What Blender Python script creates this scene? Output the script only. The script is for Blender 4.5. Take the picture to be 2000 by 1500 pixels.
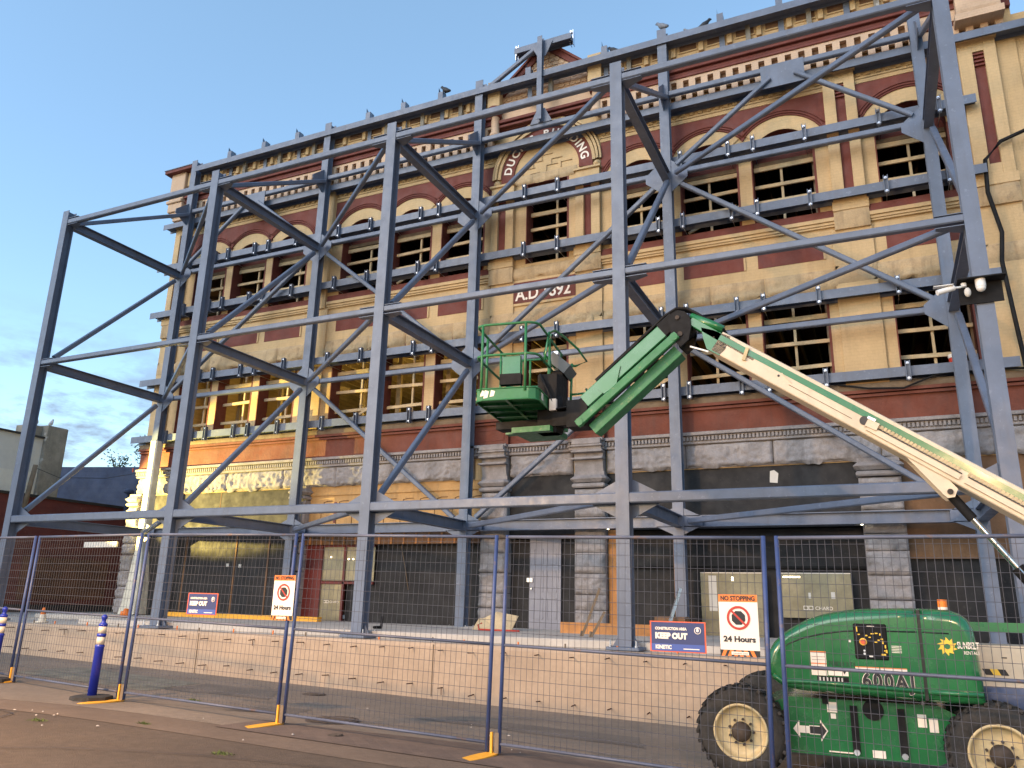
import bpy, math, random
from mathutils import Vector, Matrix, noise
random.seed(7)
R=math.radians
for o in list(bpy.data.objects): bpy.data.objects.remove(o)
sc=bpy.context.scene
C=sc.collection

# ------------------------------------------------------------------ camera
CAM=(21.42667,-13.72129,0.66339); YAW,PITCH,ROLL=-0.4376167,0.2705604,0.0223713
cd=bpy.data.cameras.new('camera'); cam=bpy.data.objects.new('camera',cd); C.objects.link(cam); sc.camera=cam
f=Vector((math.sin(YAW)*math.cos(PITCH),math.cos(YAW)*math.cos(PITCH),math.sin(PITCH)))
r=f.cross(Vector((0,0,1))).normalized(); u=r.cross(f)
r2=math.cos(ROLL)*r+math.sin(ROLL)*u; u2=-math.sin(ROLL)*r+math.cos(ROLL)*u
m=Matrix((r2,u2,-f)).transposed().to_4x4(); m.translation=Vector(CAM); cam.matrix_world=m
cd.sensor_width=36; cd.lens=36*1529.226/2000; cd.clip_start=0.05; cd.clip_end=900

# ------------------------------------------------------------------ sky, sun, exposure
W=bpy.data.worlds.new('World'); sc.world=W; W.use_nodes=True
nt=W.node_tree; nt.nodes.clear()
def N(t,**k):
    n=nt.nodes.new(t)
    for a,b in k.items(): setattr(n,a,b)
    return n
L=nt.links.new
sky=N('ShaderNodeTexSky',sky_type='NISHITA',sun_disc=False)
SUN_EL,SUN_AZ=R(26),R(205)
sky.sun_elevation=SUN_EL; sky.sun_rotation=SUN_AZ; sky.altitude=0; sky.air_density=1.0; sky.dust_density=0.6; sky.ozone_density=1.6
geo=N('ShaderNodeNewGeometry'); sep=N('ShaderNodeSeparateXYZ')
tc=N('ShaderNodeTexCoord'); L(tc.outputs['Generated'],sep.inputs[0])
mp=N('ShaderNodeMapping'); mp.inputs['Scale'].default_value=(3.0,3.0,9.0); L(tc.outputs['Generated'],mp.inputs[0])
nz=N('ShaderNodeTexNoise'); nz.inputs['Scale'].default_value=3.4; nz.inputs['Detail'].default_value=8; nz.inputs['Roughness'].default_value=.62; L(mp.outputs[0],nz.inputs['Vector'])
cr=N('ShaderNodeValToRGB'); cr.color_ramp.elements[0].position=.45; cr.color_ramp.elements[1].position=.60; L(nz.outputs['Fac'],cr.inputs[0])
# clouds live only low over the horizon
mr=N('ShaderNodeMapRange'); mr.inputs['From Min'].default_value=.20; mr.inputs['From Max'].default_value=.31; mr.inputs['To Min'].default_value=1; mr.inputs['To Max'].default_value=0; L(sep.outputs['Z'],mr.inputs['Value'])
mul=N('ShaderNodeMath',operation='MULTIPLY'); L(cr.outputs[0],mul.inputs[0]); L(mr.outputs[0],mul.inputs[1])
mul2=N('ShaderNodeMath',operation='MULTIPLY'); L(mul.outputs[0],mul2.inputs[0]); mul2.inputs[1].default_value=.9
mix=N('ShaderNodeMix',data_type='RGBA'); L(mul2.outputs[0],mix.inputs['Factor']); 
hs=N('ShaderNodeHueSaturation'); hs.inputs['Saturation'].default_value=1.12; hs.inputs['Value'].default_value=1; L(sky.outputs[0],hs.inputs['Color'])
ad=N('ShaderNodeMix',data_type='RGBA',blend_type='ADD'); ad.inputs['Factor'].default_value=1; L(hs.outputs[0],ad.inputs['A']); ad.inputs['B'].default_value=(.38,.54,.48,1)
L(ad.outputs['Result'],mix.inputs['A']); mix.inputs['B'].default_value=(1.15,1.45,1.95,1)
bg=N('ShaderNodeBackground'); bg.inputs['Strength'].default_value=.15; L(mix.outputs['Result'],bg.inputs['Color'])
wo=N('ShaderNodeOutputWorld'); L(bg.outputs[0],wo.inputs[0])

sd=bpy.data.lights.new('sun','SUN'); sd.energy=.62; sd.angle=R(40); sd.color=(1,.92,.84)
so=bpy.data.objects.new('sun',sd); C.objects.link(so)
az=R(205); el=R(28)
sdir=Vector((math.sin(az)*math.cos(el),math.cos(az)*math.cos(el),math.sin(el)))
so.rotation_euler=sdir.to_track_quat('Z','Y').to_euler(); so.location=sdir*60
sc.view_settings.view_transform='Standard'; sc.view_settings.look='None'; sc.view_settings.exposure=1.0; sc.view_settings.gamma=1
sc.render.engine='CYCLES'; sc.cycles.max_bounces=5; sc.cycles.diffuse_bounces=3; sc.cycles.glossy_bounces=3; sc.cycles.transparent_max_bounces=6

# ------------------------------------------------------------------ materials
def mat(name,col,rough=.7,metal=0,var=.25,scale=1.2,bump=.0,bscale=30,streak=0,streakcol=None,spots=0,spotcol=(.5,.5,.5),spotscale=6,brick=None,fine=.12,emit=None,coat=0,spec=None,wave=None):
    M=bpy.data.materials.new(name); M.use_nodes=True; t=M.node_tree; t.nodes.clear(); ln=t.links.new
    def n(k,**a):
        q=t.nodes.new(k)
        for x,y in a.items(): setattr(q,x,y)
        return q
    out=n('ShaderNodeOutputMaterial'); b=n('ShaderNodeBsdfPrincipled'); ln(b.outputs[0],out.inputs[0])
    b.inputs['Roughness'].default_value=rough; b.inputs['Metallic'].default_value=metal
    if spec is not None: b.inputs['Specular IOR Level'].default_value=spec
    if coat: b.inputs['Coat Weight'].default_value=coat; b.inputs['Coat Roughness'].default_value=.12
    g=n('ShaderNodeNewGeometry'); pos=g.outputs['Position']
    def noise_(s,d=5,rg=.6,sc3=None):
        x=n('ShaderNodeTexNoise'); x.inputs['Scale'].default_value=s; x.inputs['Detail'].default_value=d; x.inputs['Roughness'].default_value=rg
        if sc3:
            mm=n('ShaderNodeMapping'); mm.inputs['Scale'].default_value=sc3; ln(pos,mm.inputs[0]); ln(mm.outputs[0],x.inputs['Vector'])
        else: ln(pos,x.inputs['Vector'])
        return x.outputs['Fac']
    def mixc(fac,a,bc,blend='MIX'):
        q=n('ShaderNodeMix',data_type='RGBA',blend_type=blend)
        for s,v in (('Factor',fac),('A',a),('B',bc)):
            if isinstance(v,(int,float)): q.inputs[s].default_value=v
            elif isinstance(v,tuple): q.inputs[s].default_value=(v[0],v[1],v[2],1)
            else: ln(v,q.inputs[s])
        return q.outputs['Result']
    def ramp(v,a,c2,lo=0,hi=1):
        q=n('ShaderNodeMapRange'); q.inputs['From Min'].default_value=a; q.inputs['From Max'].default_value=c2; q.inputs['To Min'].default_value=lo; q.inputs['To Max'].default_value=hi; ln(v,q.inputs['Value']); return q.outputs[0]
    dark=tuple(x*(1-var) for x in col); lite=tuple(min(.95,x*(1+var*.5)) for x in col)
    cur=mixc(ramp(noise_(scale),.32,.68),dark,lite)
    if fine: cur=mixc(ramp(noise_(scale*14,3),.3,.7,0,fine),cur,tuple(x*.45 for x in col))
    if streak:
        sc_=streakcol or tuple(x*.35 for x in col)
        cur=mixc(ramp(noise_(1.0,4,.6,(5.5,5.5,.55)),.52,.78,0,streak),cur,sc_)
    if spots: cur=mixc(ramp(noise_(spotscale,6,.7),.60,.66,0,spots),cur,spotcol)
    bh=None
    if brick:
        bw,bhh,mort,bc2=brick
        br=n('ShaderNodeTexBrick'); mm=n('ShaderNodeMapping'); mm.inputs['Rotation'].default_value=(R(90),0,0) if mort>=0 else (0,0,R(45))
        ln(pos,mm.inputs[0]); ln(mm.outputs[0],br.inputs['Vector']); br.inputs['Scale'].default_value=1; br.inputs['Brick Width'].default_value=bw; br.inputs['Row Height'].default_value=bhh; br.inputs['Mortar Size'].default_value=abs(mort)
        ln(cur,br.inputs['Color1']); 
        c2n=mixc(1.0 if bc2 else 0,cur,tuple(bc2) if bc2 else (0,0,0))
        q=mixc(.35,cur,tuple(bc2)) if bc2 else cur
        ln(q,br.inputs['Color2']); ln(mixc(.13,cur,tuple(x*.4 for x in col)),br.inputs['Mortar']); cur=br.outputs['Color']; bh=br.outputs['Fac']
    ln(cur,b.inputs['Base Color'])
    if emit: b.inputs['Emission Color'].default_value=(*emit[0],1); b.inputs['Emission Strength'].default_value=emit[1]
    rr=ramp(noise_(scale*3),.3,.7,max(0,rough-.1),min(1,rough+.12)); ln(rr,b.inputs['Roughness'])
    if bump:
        bn=n('ShaderNodeBump'); bn.inputs['Strength'].default_value=min(1,bump); bn.inputs['Distance'].default_value=.02*max(1,bump); ln(noise_(bscale,6,.65),bn.inputs['Height'])
        if bh is not None:
            b2=n('ShaderNodeBump'); b2.invert=True; b2.inputs['Strength'].default_value=.35; b2.inputs['Distance'].default_value=.005; ln(bh,b2.inputs['Height']); ln(bn.outputs[0],b2.inputs['Normal']); ln(b2.outputs[0],b.inputs['Normal'])
        else: ln(bn.outputs[0],b.inputs['Normal'])
    return M
YEL=(.585,.425,.23)
m_yel=mat('yellow_paint',YEL,.85,var=.14,scale=.9,bump=.5,bscale=22,streak=.28,streakcol=(.26,.18,.10),brick=(.22,.075,.006,None),fine=.15)
m_yelrock=mat('yellow_rock_paint',(.52,.385,.225),.9,var=.2,scale=2.2,bump=1,bscale=11,streak=.55,streakcol=(.13,.095,.06),fine=.3,spots=.35,spotcol=(.1,.08,.06),spotscale=3)
m_pink=mat('cream_brick',(.62,.44,.30),.85,var=.12,scale=1.5,bump=.5,bscale=25,brick=(.2,.07,.007,None))
m_red=mat('oxblood_paint',(.165,.043,.031),.75,var=.2,scale=1.5,bump=.4,bscale=28,fine=.2,streak=.2)
m_redband=mat('rust_red_paint',(.17,.048,.028),.75,var=.28,scale=1.0,bump=.6,bscale=18,fine=.3,streak=.5,streakcol=(.07,.035,.028))
m_stone=mat('grey_stone',(.33,.315,.32),.92,var=.3,scale=2.2,bump=1.2,bscale=9,fine=.35,streak=.5,streakcol=(.10,.09,.085))
m_rail=mat('grey_carved_stone',(.31,.29,.29),.9,var=.25,scale=4,bump=.8,bscale=20,fine=.3,streak=.4)
m_steel=mat('blue_grey_primer',(.125,.155,.218),.42,metal=.0,streak=.32,streakcol=(.085,.075,.07),var=.18,scale=1.6,bump=.08,bscale=40,fine=.08,spots=.25,spotcol=(.30,.34,.42),spotscale=9)
m_steel2=mat('blue_grey_primer_dark',(.12,.15,.21),.55,var=.12,scale=2,fine=.1)
m_galv=mat('galvanised_bolt',(.65,.68,.74),.3,metal=.9,var=.1)
m_wood=mat('new_lumber',(.64,.51,.31),.8,var=.25,scale=2.5,bump=.3,bscale=30,fine=.3)
m_woodold=mat('weathered_lumber',(.20,.15,.10),.85,var=.3,scale=5,fine=.3)
m_plyo=mat('orange_plywood',(.48,.22,.07),.75,var=.3,scale=2.5,fine=.2,streak=.3)
m_ochre=mat('ochre_painted_timber',(.50,.30,.115),.75,var=.2,scale=1.6,bump=.3,bscale=20,fine=.2,streak=.45,streakcol=(.12,.08,.05))
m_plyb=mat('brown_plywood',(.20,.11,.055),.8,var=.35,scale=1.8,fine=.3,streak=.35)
m_black=mat('black_painted_board',(.017,.017,.019),.75,var=.4,scale=1.2,fine=.15,spots=.4,spotcol=(.06,.055,.05),spotscale=14)
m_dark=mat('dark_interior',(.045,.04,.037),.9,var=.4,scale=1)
m_conc=mat('pale_concrete',(.50,.46,.41),.88,var=.16,scale=1.0,bump=.25,bscale=25,fine=.2,streak=.18)
m_concw=mat('shotcrete_wall',(.45,.34,.245),.9,spots=.4,spotcol=(.36,.28,.21),spotscale=1.8,var=.16,scale=1.1,bump=.35,bscale=14,fine=.2,streak=.22,streakcol=(.3,.2,.13))
m_concold=mat('old_concrete',(.27,.25,.21),.92,var=.35,scale=2.0,bump=.6,bscale=12,fine=.3,streak=.7,streakcol=(.07,.065,.055),spots=.5,spotcol=(.6,.6,.58),spotscale=2.5)
m_rust=mat('rusty_rebar',(.09,.04,.022),.85,var=.3,scale=20)
m_door=mat('grey_door',(.27,.28,.33),.55,var=.1,scale=2)
m_glass=mat('pale_lit_glass',(.27,.24,.155),.16,var=.35,scale=1.6,fine=.2,streak=.3)  # lit, mirrored look of the panes painted into the colour
m_redframe=mat('red_wood_frame',(.15,.022,.018),.5,var=.2)
m_white=mat('white_plastic',(.78,.78,.76),.4,var=.05)
m_offw=mat('printed_white',(.82,.74,.64),.5,var=.04,fine=.03)
m_navy=mat('printed_navy',(.035,.045,.14),.45,var=.08,fine=.03)
m_blue2=mat('printed_blue',(.06,.10,.34),.45,var=.08,fine=.03)
m_orange=mat('printed_orange',(.80,.20,.03),.5,var=.06,fine=.03)
m_redp=mat('printed_red',(.45,.035,.02),.5,var=.06,fine=.03)
m_orred=mat('orange_red_border',(.72,.12,.045),.5,var=.06,fine=.03)
m_ink=mat('black_ink',(.012,.012,.014),.5,var=.1,fine=.0)
m_green=mat('green_lift_paint',(.018,.155,.05),.30,var=.10,scale=1.2,fine=.05,coat=.35)
m_greenh=mat('glossy_green_hood',(.013,.15,.045),.22,var=.12,scale=2.2,fine=.12,coat=.8,spots=.22,spotcol=(.06,.19,.10),spotscale=7,streak=.18,streakcol=(.012,.07,.03))
m_greenw=mat('worn_green_paint',(.028,.175,.062),.5,var=.18,scale=4,fine=.15,spots=.25,spotcol=(.3,.26,.16),spotscale=8)
m_cream=mat('cream_lift_paint',(.62,.52,.38),.4,var=.1,scale=2,fine=.12,streak=.2,spots=.2,spotcol=(.4,.3,.18),spotscale=6)
m_blk=mat('black_rubber',(.010,.010,.011),.7,spec=.25,var=.3,scale=6)
m_blkm=mat('black_metal',(.012,.012,.013),.7,spec=.2,var=.3,scale=4)
m_tyre=mat('tyre_rubber',(.035,.032,.029),.85,var=.4,scale=5,bump=.5,bscale=30,fine=.2)
m_rim=mat('cream_rim',(.55,.44,.24),.5,var=.25,scale=4,fine=.25)
m_hub=mat('hub_grease',(.05,.035,.025),.7,var=.4,scale=9)
m_chrome=mat('chrome_rod',(.8,.78,.72),.12,metal=1,var=.03,fine=0)
m_yellow=mat('yellow_foot_paint',(.85,.42,.035),.5,var=.12,scale=4,fine=.15)
m_fblue=mat('blue_fence_paint',(.045,.075,.20),.45,var=.25,scale=3,fine=.2,spots=.6,spotcol=(.16,.11,.08),spotscale=7)
m_fgal=mat('worn_fence_rail',(.10,.115,.17),.5,var=.3,scale=2.5,fine=.2,spots=.7,spotcol=(.16,.09,.05),spotscale=4)
m_wire=mat('mesh_wire',(.085,.085,.10),.6,metal=.0,var=.2,scale=4)
m_dblue=mat('blue_delineator',(.018,.035,.36),.35,var=.15,scale=5,fine=.08)
m_refl=mat('reflective_band',(.75,.65,.5),.35,var=.08)
m_seal=mat('grey_control_box',(.10,.115,.12),.45,var=.2)
m_amber=mat('amber_beacon',(.9,.22,.02),.25,var=.05)
m_bluewall=mat('navy_block_wall',(.035,.055,.11),.85,var=.35,scale=.9,bump=.4,bscale=15,brick=(.4,.2,.01,None),fine=.2,spots=.5,spotcol=(.075,.085,.105),spotscale=.7)
m_redwall=mat('maroon_block_wall',(.125,.028,.022),.85,var=.3,scale=.8,bump=.4,bscale=15,fine=.2,spots=.3,spotcol=(.2,.1,.08),spotscale=3,brick=(.4,.2,.01,None))
m_whitewall=mat('cream_painted_wall',(.60,.59,.55),.85,var=.08,scale=.5,bump=.2,bscale=15)
m_whitewall2=mat('white_painted_wall',(.66,.64,.58),.85,var=.06,scale=.5,bump=.2,bscale=15)
m_asph=mat('asphalt',(.118,.088,.064),.9,var=.18,scale=.7,bump=1.0,bscale=70,fine=.45,spots=.35,spotcol=(.14,.11,.095),spotscale=22)
m_asph2=mat('asphalt_patch',(.235,.192,.15),.88,var=.22,scale=.8,bump=.9,bscale=60,fine=.4,spots=.45,spotcol=(.17,.14,.12),spotscale=1.6)
m_apron=mat('worn_concrete_apron',(.150,.112,.083),.9,var=.2,scale=.9,bump=.6,bscale=50,fine=.35,spots=.3,spotcol=(.11,.085,.07),spotscale=2.6)
m_paver=mat('brick_pavers',(.15,.11,.088),.88,var=.22,scale=2.5,bump=.6,bscale=50,fine=.3,brick=(.26,.13,-.009,(.05,.04,.036)))
m_iron=mat('cast_iron',(.10,.08,.068),.7,metal=.4,var=.3,scale=8)
m_leaf=mat('leaf',(.06,.10,.03),.7,var=.35,scale=6)
m_bark=mat('twig',(.09,.07,.05),.9,var=.2)
m_moss=mat('weed_green',(.08,.11,.02),.9,var=.35,scale=9)
m_bird=mat('dark_feathers',(.025,.025,.03),.6,var=.3,scale=20)
m_birdg=mat('grey_feathers',(.20,.22,.26),.6,var=.3,scale=20)
m_birdw=mat('white_feathers',(.6,.6,.62),.6,var=.3,scale=12)
m_sun_y=mat('sun_logo_yellow',(.85,.55,.05),.4,var=.03,fine=0)
m_film=mat('plastic_film',(.62,.60,.50),.32,var=.15,scale=5,bump=1.0,bscale=6,fine=.05)
m_bucket=mat('red_bucket',(.5,.05,.03),.4,var=.1)
m_lampglow=mat('lamp_glow',(.9,.75,.4),.4,emit=((1,.80,.42),18),fine=0)
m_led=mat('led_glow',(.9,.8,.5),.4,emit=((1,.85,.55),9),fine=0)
m_tarp=mat('blue_tarp',(.07,.10,.19),.5,var=.3,scale=5,bump=.6,bscale=8)

# ------------------------------------------------------------------ mesh builder
def worldloc(p):
    v=Vector((0,0,0))
    while p is not None: v+=p.location; p=p.parent
    return v
class MB:
    def __init__(s): s.v=[];s.f=[];s.mi=[];s.ms=[];s.sm=[]
    def idx(s,m):
        if m not in s.ms: s.ms.append(m)
        return s.ms.index(m)
    def add(s,vs,fs,m,smooth=False):
        b=len(s.v); s.v+= [tuple(v) for v in vs]; k=s.idx(m)
        for q in fs: s.f.append([i+b for i in q]); s.mi.append(k); s.sm.append(smooth)
    def box(s,x0,x1,y0,y1,z0,z1,m):
        s.add([(x0,y0,z0),(x1,y0,z0),(x1,y1,z0),(x0,y1,z0),(x0,y0,z1),(x1,y0,z1),(x1,y1,z1),(x0,y1,z1)],[(0,3,2,1),(4,5,6,7),(0,1,5,4),(1,2,6,5),(2,3,7,6),(3,0,4,7)],m); return s
    def bbox(s,x0,x1,y0,y1,z0,z1,m,b=.01):   # box with chamfered vertical and horizontal front edges
        s.lathe_box(x0,x1,y0,y1,z0,z1,m,b); return s
    def lathe_box(s,x0,x1,y0,y1,z0,z1,m,b):
        P=[]
        for z,i in ((z0,b),(z0+b,0),(z1-b,0),(z1,b)):
            P.append([(x0+i+b,y0+i,z),(x1-i-b,y0+i,z),(x1-i,y0+i+b,z),(x1-i,y1-i-b,z),(x1-i-b,y1-i,z),(x0+i+b,y1-i,z),(x0+i,y1-i-b,z),(x0+i,y0+i+b,z)])
        s.loft(P,m,closed=True)
    def loft(s,rings,m,closed=True,caps=True,smooth=False):
        n=len(rings[0]); vs=[p for r_ in rings for p in r_]; fs=[]
        for a in range(len(rings)-1):
            for i in range(n if closed else n-1):
                j=(i+1)%n; fs.append((a*n+i,a*n+j,(a+1)*n+j,(a+1)*n+i))
        if caps: fs.append(tuple(reversed(range(n)))); fs.append(tuple((len(rings)-1)*n+i for i in range(n)))
        s.add(vs,fs,m,smooth); return s
    def frame(s,p,q,up=(0,0,1)):
        p,q=Vector(p),Vector(q); d=(q-p).normalized(); up=Vector(up)
        if abs(d.dot(up))>.98: up=Vector((0,1,0)) if abs(d.y)<.9 else Vector((1,0,0))
        sd=d.cross(up).normalized(); uu=sd.cross(d).normalized(); return p,q,d,sd,uu
    def bar(s,p,q,w,h,m,up=(0,0,1)):
        p,q,d,a,b=s.frame(p,q,up); vs=[]
        for e in (p,q):
            for i,j in ((-1,-1),(1,-1),(1,1),(-1,1)): vs.append(e+a*(i*w/2)+b*(j*h/2))
        s.add(vs,[(0,3,2,1),(4,5,6,7),(0,1,5,4),(1,2,6,5),(2,3,7,6),(3,0,4,7)],m); return s
    def tubebar(s,p,q,w,h,m,up=(0,0,1),c=.02):   # hollow-section look: chamfered corners
        p,q,d,a,b=s.frame(p,q,up); rings=[]
        W2,H2=w/2,h/2
        prof=[(-W2+c,-H2),(W2-c,-H2),(W2,-H2+c),(W2,H2-c),(W2-c,H2),(-W2+c,H2),(-W2,H2-c),(-W2,-H2+c)]
        for e in (p,q): rings.append([e+a*i+b*j for i,j in prof])
        s.loft(rings,m); return s
    def ibar(s,p,q,w,d_,m,up=(0,0,1),tf=.018,tw=.014):
        p,q,d,a,b=s.frame(p,q,up); W2,D2,t=w/2,d_/2,tw/2
        prof=[(-W2,-D2),(W2,-D2),(W2,-D2+tf),(t,-D2+tf),(t,D2-tf),(W2,D2-tf),(W2,D2),(-W2,D2),(-W2,D2-tf),(-t,D2-tf),(-t,-D2+tf),(-W2,-D2+tf)]
        s.loft([[e+a*i+b*j for i,j in prof] for e in (p,q)],m); return s
    def tube(s,pts,r_,m,n=8,closed=False):
        pts=[Vector(p) for p in pts]; rings=[]; N_=len(pts)
        for i,p in enumerate(pts):
            if closed: t=(pts[(i+1)%N_]-pts[i-1])
            else: t=(pts[min(i+1,N_-1)]-pts[max(i-1,0)])
            t.normalize(); ref=Vector((0,0,1)) if abs(t.z)<.9 else Vector((1,0,0))
            a=t.cross(ref).normalized(); b=a.cross(t).normalized(); rr=r_[i] if isinstance(r_,(list,tuple)) else r_
            rings.append([p+a*math.cos(2*math.pi*k/n)*rr+b*math.sin(2*math.pi*k/n)*rr for k in range(n)])
        if closed: rings.append(rings[0])
        s.loft(rings,m,caps=not closed,smooth=n>4); return s
    def cyl(s,p,q,r1,m,n=20,r2_=None,smooth=True):
        p,q,d,a,b=s.frame(p,q); r2_=r1 if r2_ is None else r2_; rings=[]
        for e,rr in ((p,r1),(q,r2_)): rings.append([e+a*math.cos(2*math.pi*k/n)*rr+b*math.sin(2*math.pi*k/n)*rr for k in range(n)])
        s.loft(rings,m,caps=False,smooth=smooth)
        s.add(rings[0],[tuple(range(n-1,-1,-1))],m); s.add(rings[1],[tuple(range(n))],m); return s
    def lathe(s,o,axis,prof,m,n=24,smooth=True,caps=True):    # prof: (distance along axis, radius)
        o=Vector(o); ax=Vector(axis).normalized(); ref=Vector((0,0,1)) if abs(ax.z)<.9 else Vector((1,0,0)); a=ax.cross(ref).normalized(); b=a.cross(ax)
        rings=[[o+ax*t+(a*math.cos(2*math.pi*k/n)+b*math.sin(2*math.pi*k/n))*rr for k in range(n)] for t,rr in prof]
        s.loft(rings,m,smooth=smooth,caps=caps); return s
    def ext(s,poly,y0,y1,m,plane='xz'):
        if plane=='xz': A=[(x,y0,z) for x,z in poly]; B=[(x,y1,z) for x,z in poly]
        elif plane=='xy': A=[(x,y,y0) for x,y in poly]; B=[(x,y,y1) for x,y in poly]
        else: A=[(y0,a,b) for a,b in poly]; B=[(y1,a,b) for a,b in poly]
        s.loft([A,B],m); return s
    def sphere(s,c,rad,m,n=12,k=8):
        rx,ry,rz=rad if isinstance(rad,tuple) else (rad,)*3; rings=[]
        for i in range(k+1):
            t=math.pi*i/k; rr=max(.001,math.sin(t)); rings.append([(c[0]+rx*rr*math.cos(2*math.pi*j/n),c[1]+ry*rr*math.sin(2*math.pi*j/n),c[2]-rz*math.cos(t)) for j in range(n)])
        s.loft(rings,m,smooth=True); return s
    def rock(s,x0,x1,z0,z1,y,dep,m,back=.3,seed=0,cell=.09,edge=.04,side=True,low=0):
        nx=max(3,int((x1-x0)/cell)); nz_=max(3,int((z1-z0)/cell)); vs=[];fs=[]
        for j in range(nz_+1):
            for i in range(nx+1):
                x=x0+(x1-x0)*i/nx; z=z0+(z1-z0)*j/nz_
                e=min(1,min(x-x0,x1-x,z-z0,z1-z)/edge) if edge else 1
                n1=noise.noise(Vector((x*2.1+seed,z*3.3,seed))); n2=noise.noise(Vector((x*5.3,z*8.7+seed,seed))); h=n1*.5+(.22-abs(n2))*.8+noise.noise(Vector((x*27,z*30,seed)))*.08+noise.noise(Vector((x*13,z*13,seed)))*.16
                h=.55+h*.9; h=max(0,h)
                if low: h*=1+low*(1-(z-z0)/(z1-z0))
                zz=z
                if j==0 and low: zz=z+.10*noise.noise(Vector((x*2.2,seed,3)))+.04*noise.noise(Vector((x*7,seed,9)))
                vs.append((x,y-dep*h*max(0,e),zz))
        for j in range(nz_):
            for i in range(nx): a=j*(nx+1)+i; fs.append((a,a+1,a+nx+2,a+nx+1))
        s.add(vs,fs,m,True)
        if side: s.box(x0,x1,y+.004,y+back,z0,z1,m)
        return s
    def text(s,txt,size,o,xd,yd,m,ext=.003,align='CENTER',bold=0,width=None,sp=1):
        cu=bpy.data.curves.new('t','FONT'); cu.body=txt; cu.size=size; cu.align_x=align; cu.extrude=0; cu.offset=bold; cu.space_character=sp; cu.resolution_u=3
        ob=bpy.data.objects.new('t',cu); C.objects.link(ob); dg=bpy.context.evaluated_depsgraph_get(); dg.update()
        me=bpy.data.meshes.new_from_object(ob.evaluated_get(dg)); xd=Vector(xd).normalized(); yd=Vector(yd).normalized(); nn=xd.cross(yd); o=Vector(o)
        sx=1
        if width and len(me.vertices):
            xs=[v.co.x for v in me.vertices]; sx=width/(max(xs)-min(xs))
        vs=[o+xd*v.co.x*sx+yd*v.co.y+nn*ext for v in me.vertices]; s.add(vs,[tuple(p.vertices) for p in me.polygons],m)
        bpy.data.objects.remove(ob); bpy.data.curves.remove(cu); bpy.data.meshes.remove(me); return s
    def build(s,name,parent=None,label=None,smooth=False):
        wl=worldloc(parent); me=bpy.data.meshes.new(name)
        me.from_pydata([(v[0]-wl.x,v[1]-wl.y,v[2]-wl.z) for v in s.v],[],s.f)
        for m_ in s.ms: me.materials.append(m_)
        for p,k,q in zip(me.polygons,s.mi,s.sm): p.material_index=k; p.use_smooth=q
        me.update(); ob=bpy.data.objects.new(name,me); C.objects.link(ob); ob.parent=parent
        if label: ob['label']=label
        return ob
def thing(name,label,cat,loc=(0,0,0),group=None):
    o=bpy.data.objects.new(name,None); o.empty_display_size=.2; C.objects.link(o); o.location=loc; o['label']=label; o['category']=cat
    if group: o['group']=group
    return o
def tag(o,label,cat,group=None):
    o['label']=label; o['category']=cat
    if group: o['group']=group
    return o
def struct(o): o['kind']='structure'; return o
def copy_tree(o,parent=None):
    c=o.copy(); C.objects.link(c); c.parent=parent
    for ch in [q for q in bpy.data.objects if q.parent==o]: copy_tree(ch,c)
    return c
def gz(x,y):
    x=max(-14,min(34,x)); y=max(-24,min(3,y)); return -.776-.0212*x-.032*y

# ------------------------------------------------------------------ ground
def sheet(name,poly,m,off,res=1.0,kind='structure'):
    b=MB(); b.add([(x,y,gz(x,y)+off) for x,y in poly],[tuple(range(len(poly)))],m); o=b.build(name); 
    if kind: o['kind']=kind
    return o
b=MB(); xs=[-120,-60,-30,-14]+[-14+4*i for i in range(1,13)]+[60,120]; ys=[-120,-60,-24]+[-24+3*i for i in range(1,10)]+[30,80,200]
b.add([(x,y,gz(x,y)) for y in ys for x in xs],[(j*len(xs)+i,j*len(xs)+i+1,(j+1)*len(xs)+i+1,(j+1)*len(xs)+i) for j in range(len(ys)-1) for i in range(len(xs)-1)],m_asph)
struct(b.build('ground'))
def band(name,pts,m,off): # pts: list of (x,y0,y1)
    b=MB(); vs=[];fs=[]
    for x,y0,y1 in pts:
        for k in range(5): y=y0+(y1-y0)*k/4; vs.append((x,y,gz(x,y)+off))
    for i in range(len(pts)-1):
        for k in range(4): a=i*5+k; fs.append((a,a+5,a+6,a+1))
    b.add(vs,fs,m); return struct(b.build(name))
band('pavement',[(x,-5.75-.5*math.exp(-((x-9.4)/1.6)**2),-.76) for x in [-14+1.2*i for i in range(35)]],m_asph2,.006)
band('gutter',[(x,-6.55-.45*math.exp(-((x-9.4)/1.8)**2),-5.75-.5*math.exp(-((x-9.4)/1.6)**2)) for x in [-14+.6*i for i in range(69)]],m_apron,.004)
band('paved_strip',[(x,-5.92,-4.9-.15*math.sin(x)) for x in [13.9+.5*i for i in range(22)]],m_paver,.012)
def patch(name,pts,m,off):
    b=MB(); P=[]
    for (a,c) in zip(pts,pts[1:]+pts[:1]):
        for k in range(8): t=k/8; P.append((a[0]+(c[0]-a[0])*t+random.uniform(-.05,.05),a[1]+(c[1]-a[1])*t+random.uniform(-.04,.04)))
    b.add([(x,y,gz(x,y)+off) for x,y in P],[tuple(range(len(P)))],m); return struct(b.build(name))
m_patchl=mat('broken_lit_asphalt',(.21,.205,.165),.95,var=.45,scale=3.5,bump=1,bscale=30,fine=.5,spots=.8,spotcol=(.10,.10,.085),spotscale=5)  # rough broken asphalt; the pale greenish tone also holds light falling there
m_patchd=mat('dark_asphalt_repair',(.15,.13,.11),.85,var=.25,scale=1.5,bump=.7,bscale=50,fine=.4)
patch('pale_paving_patch',[(6.6,-3.6),(10.4,-3.9),(9.9,-2.2),(6.2,-1.9)],m_patchl,.011)
patch('dark_paving_patch',[(10.4,-3.5),(12.4,-3.2),(11.6,-2.1),(10.0,-2.2)],m_patchd,.011)
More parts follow.
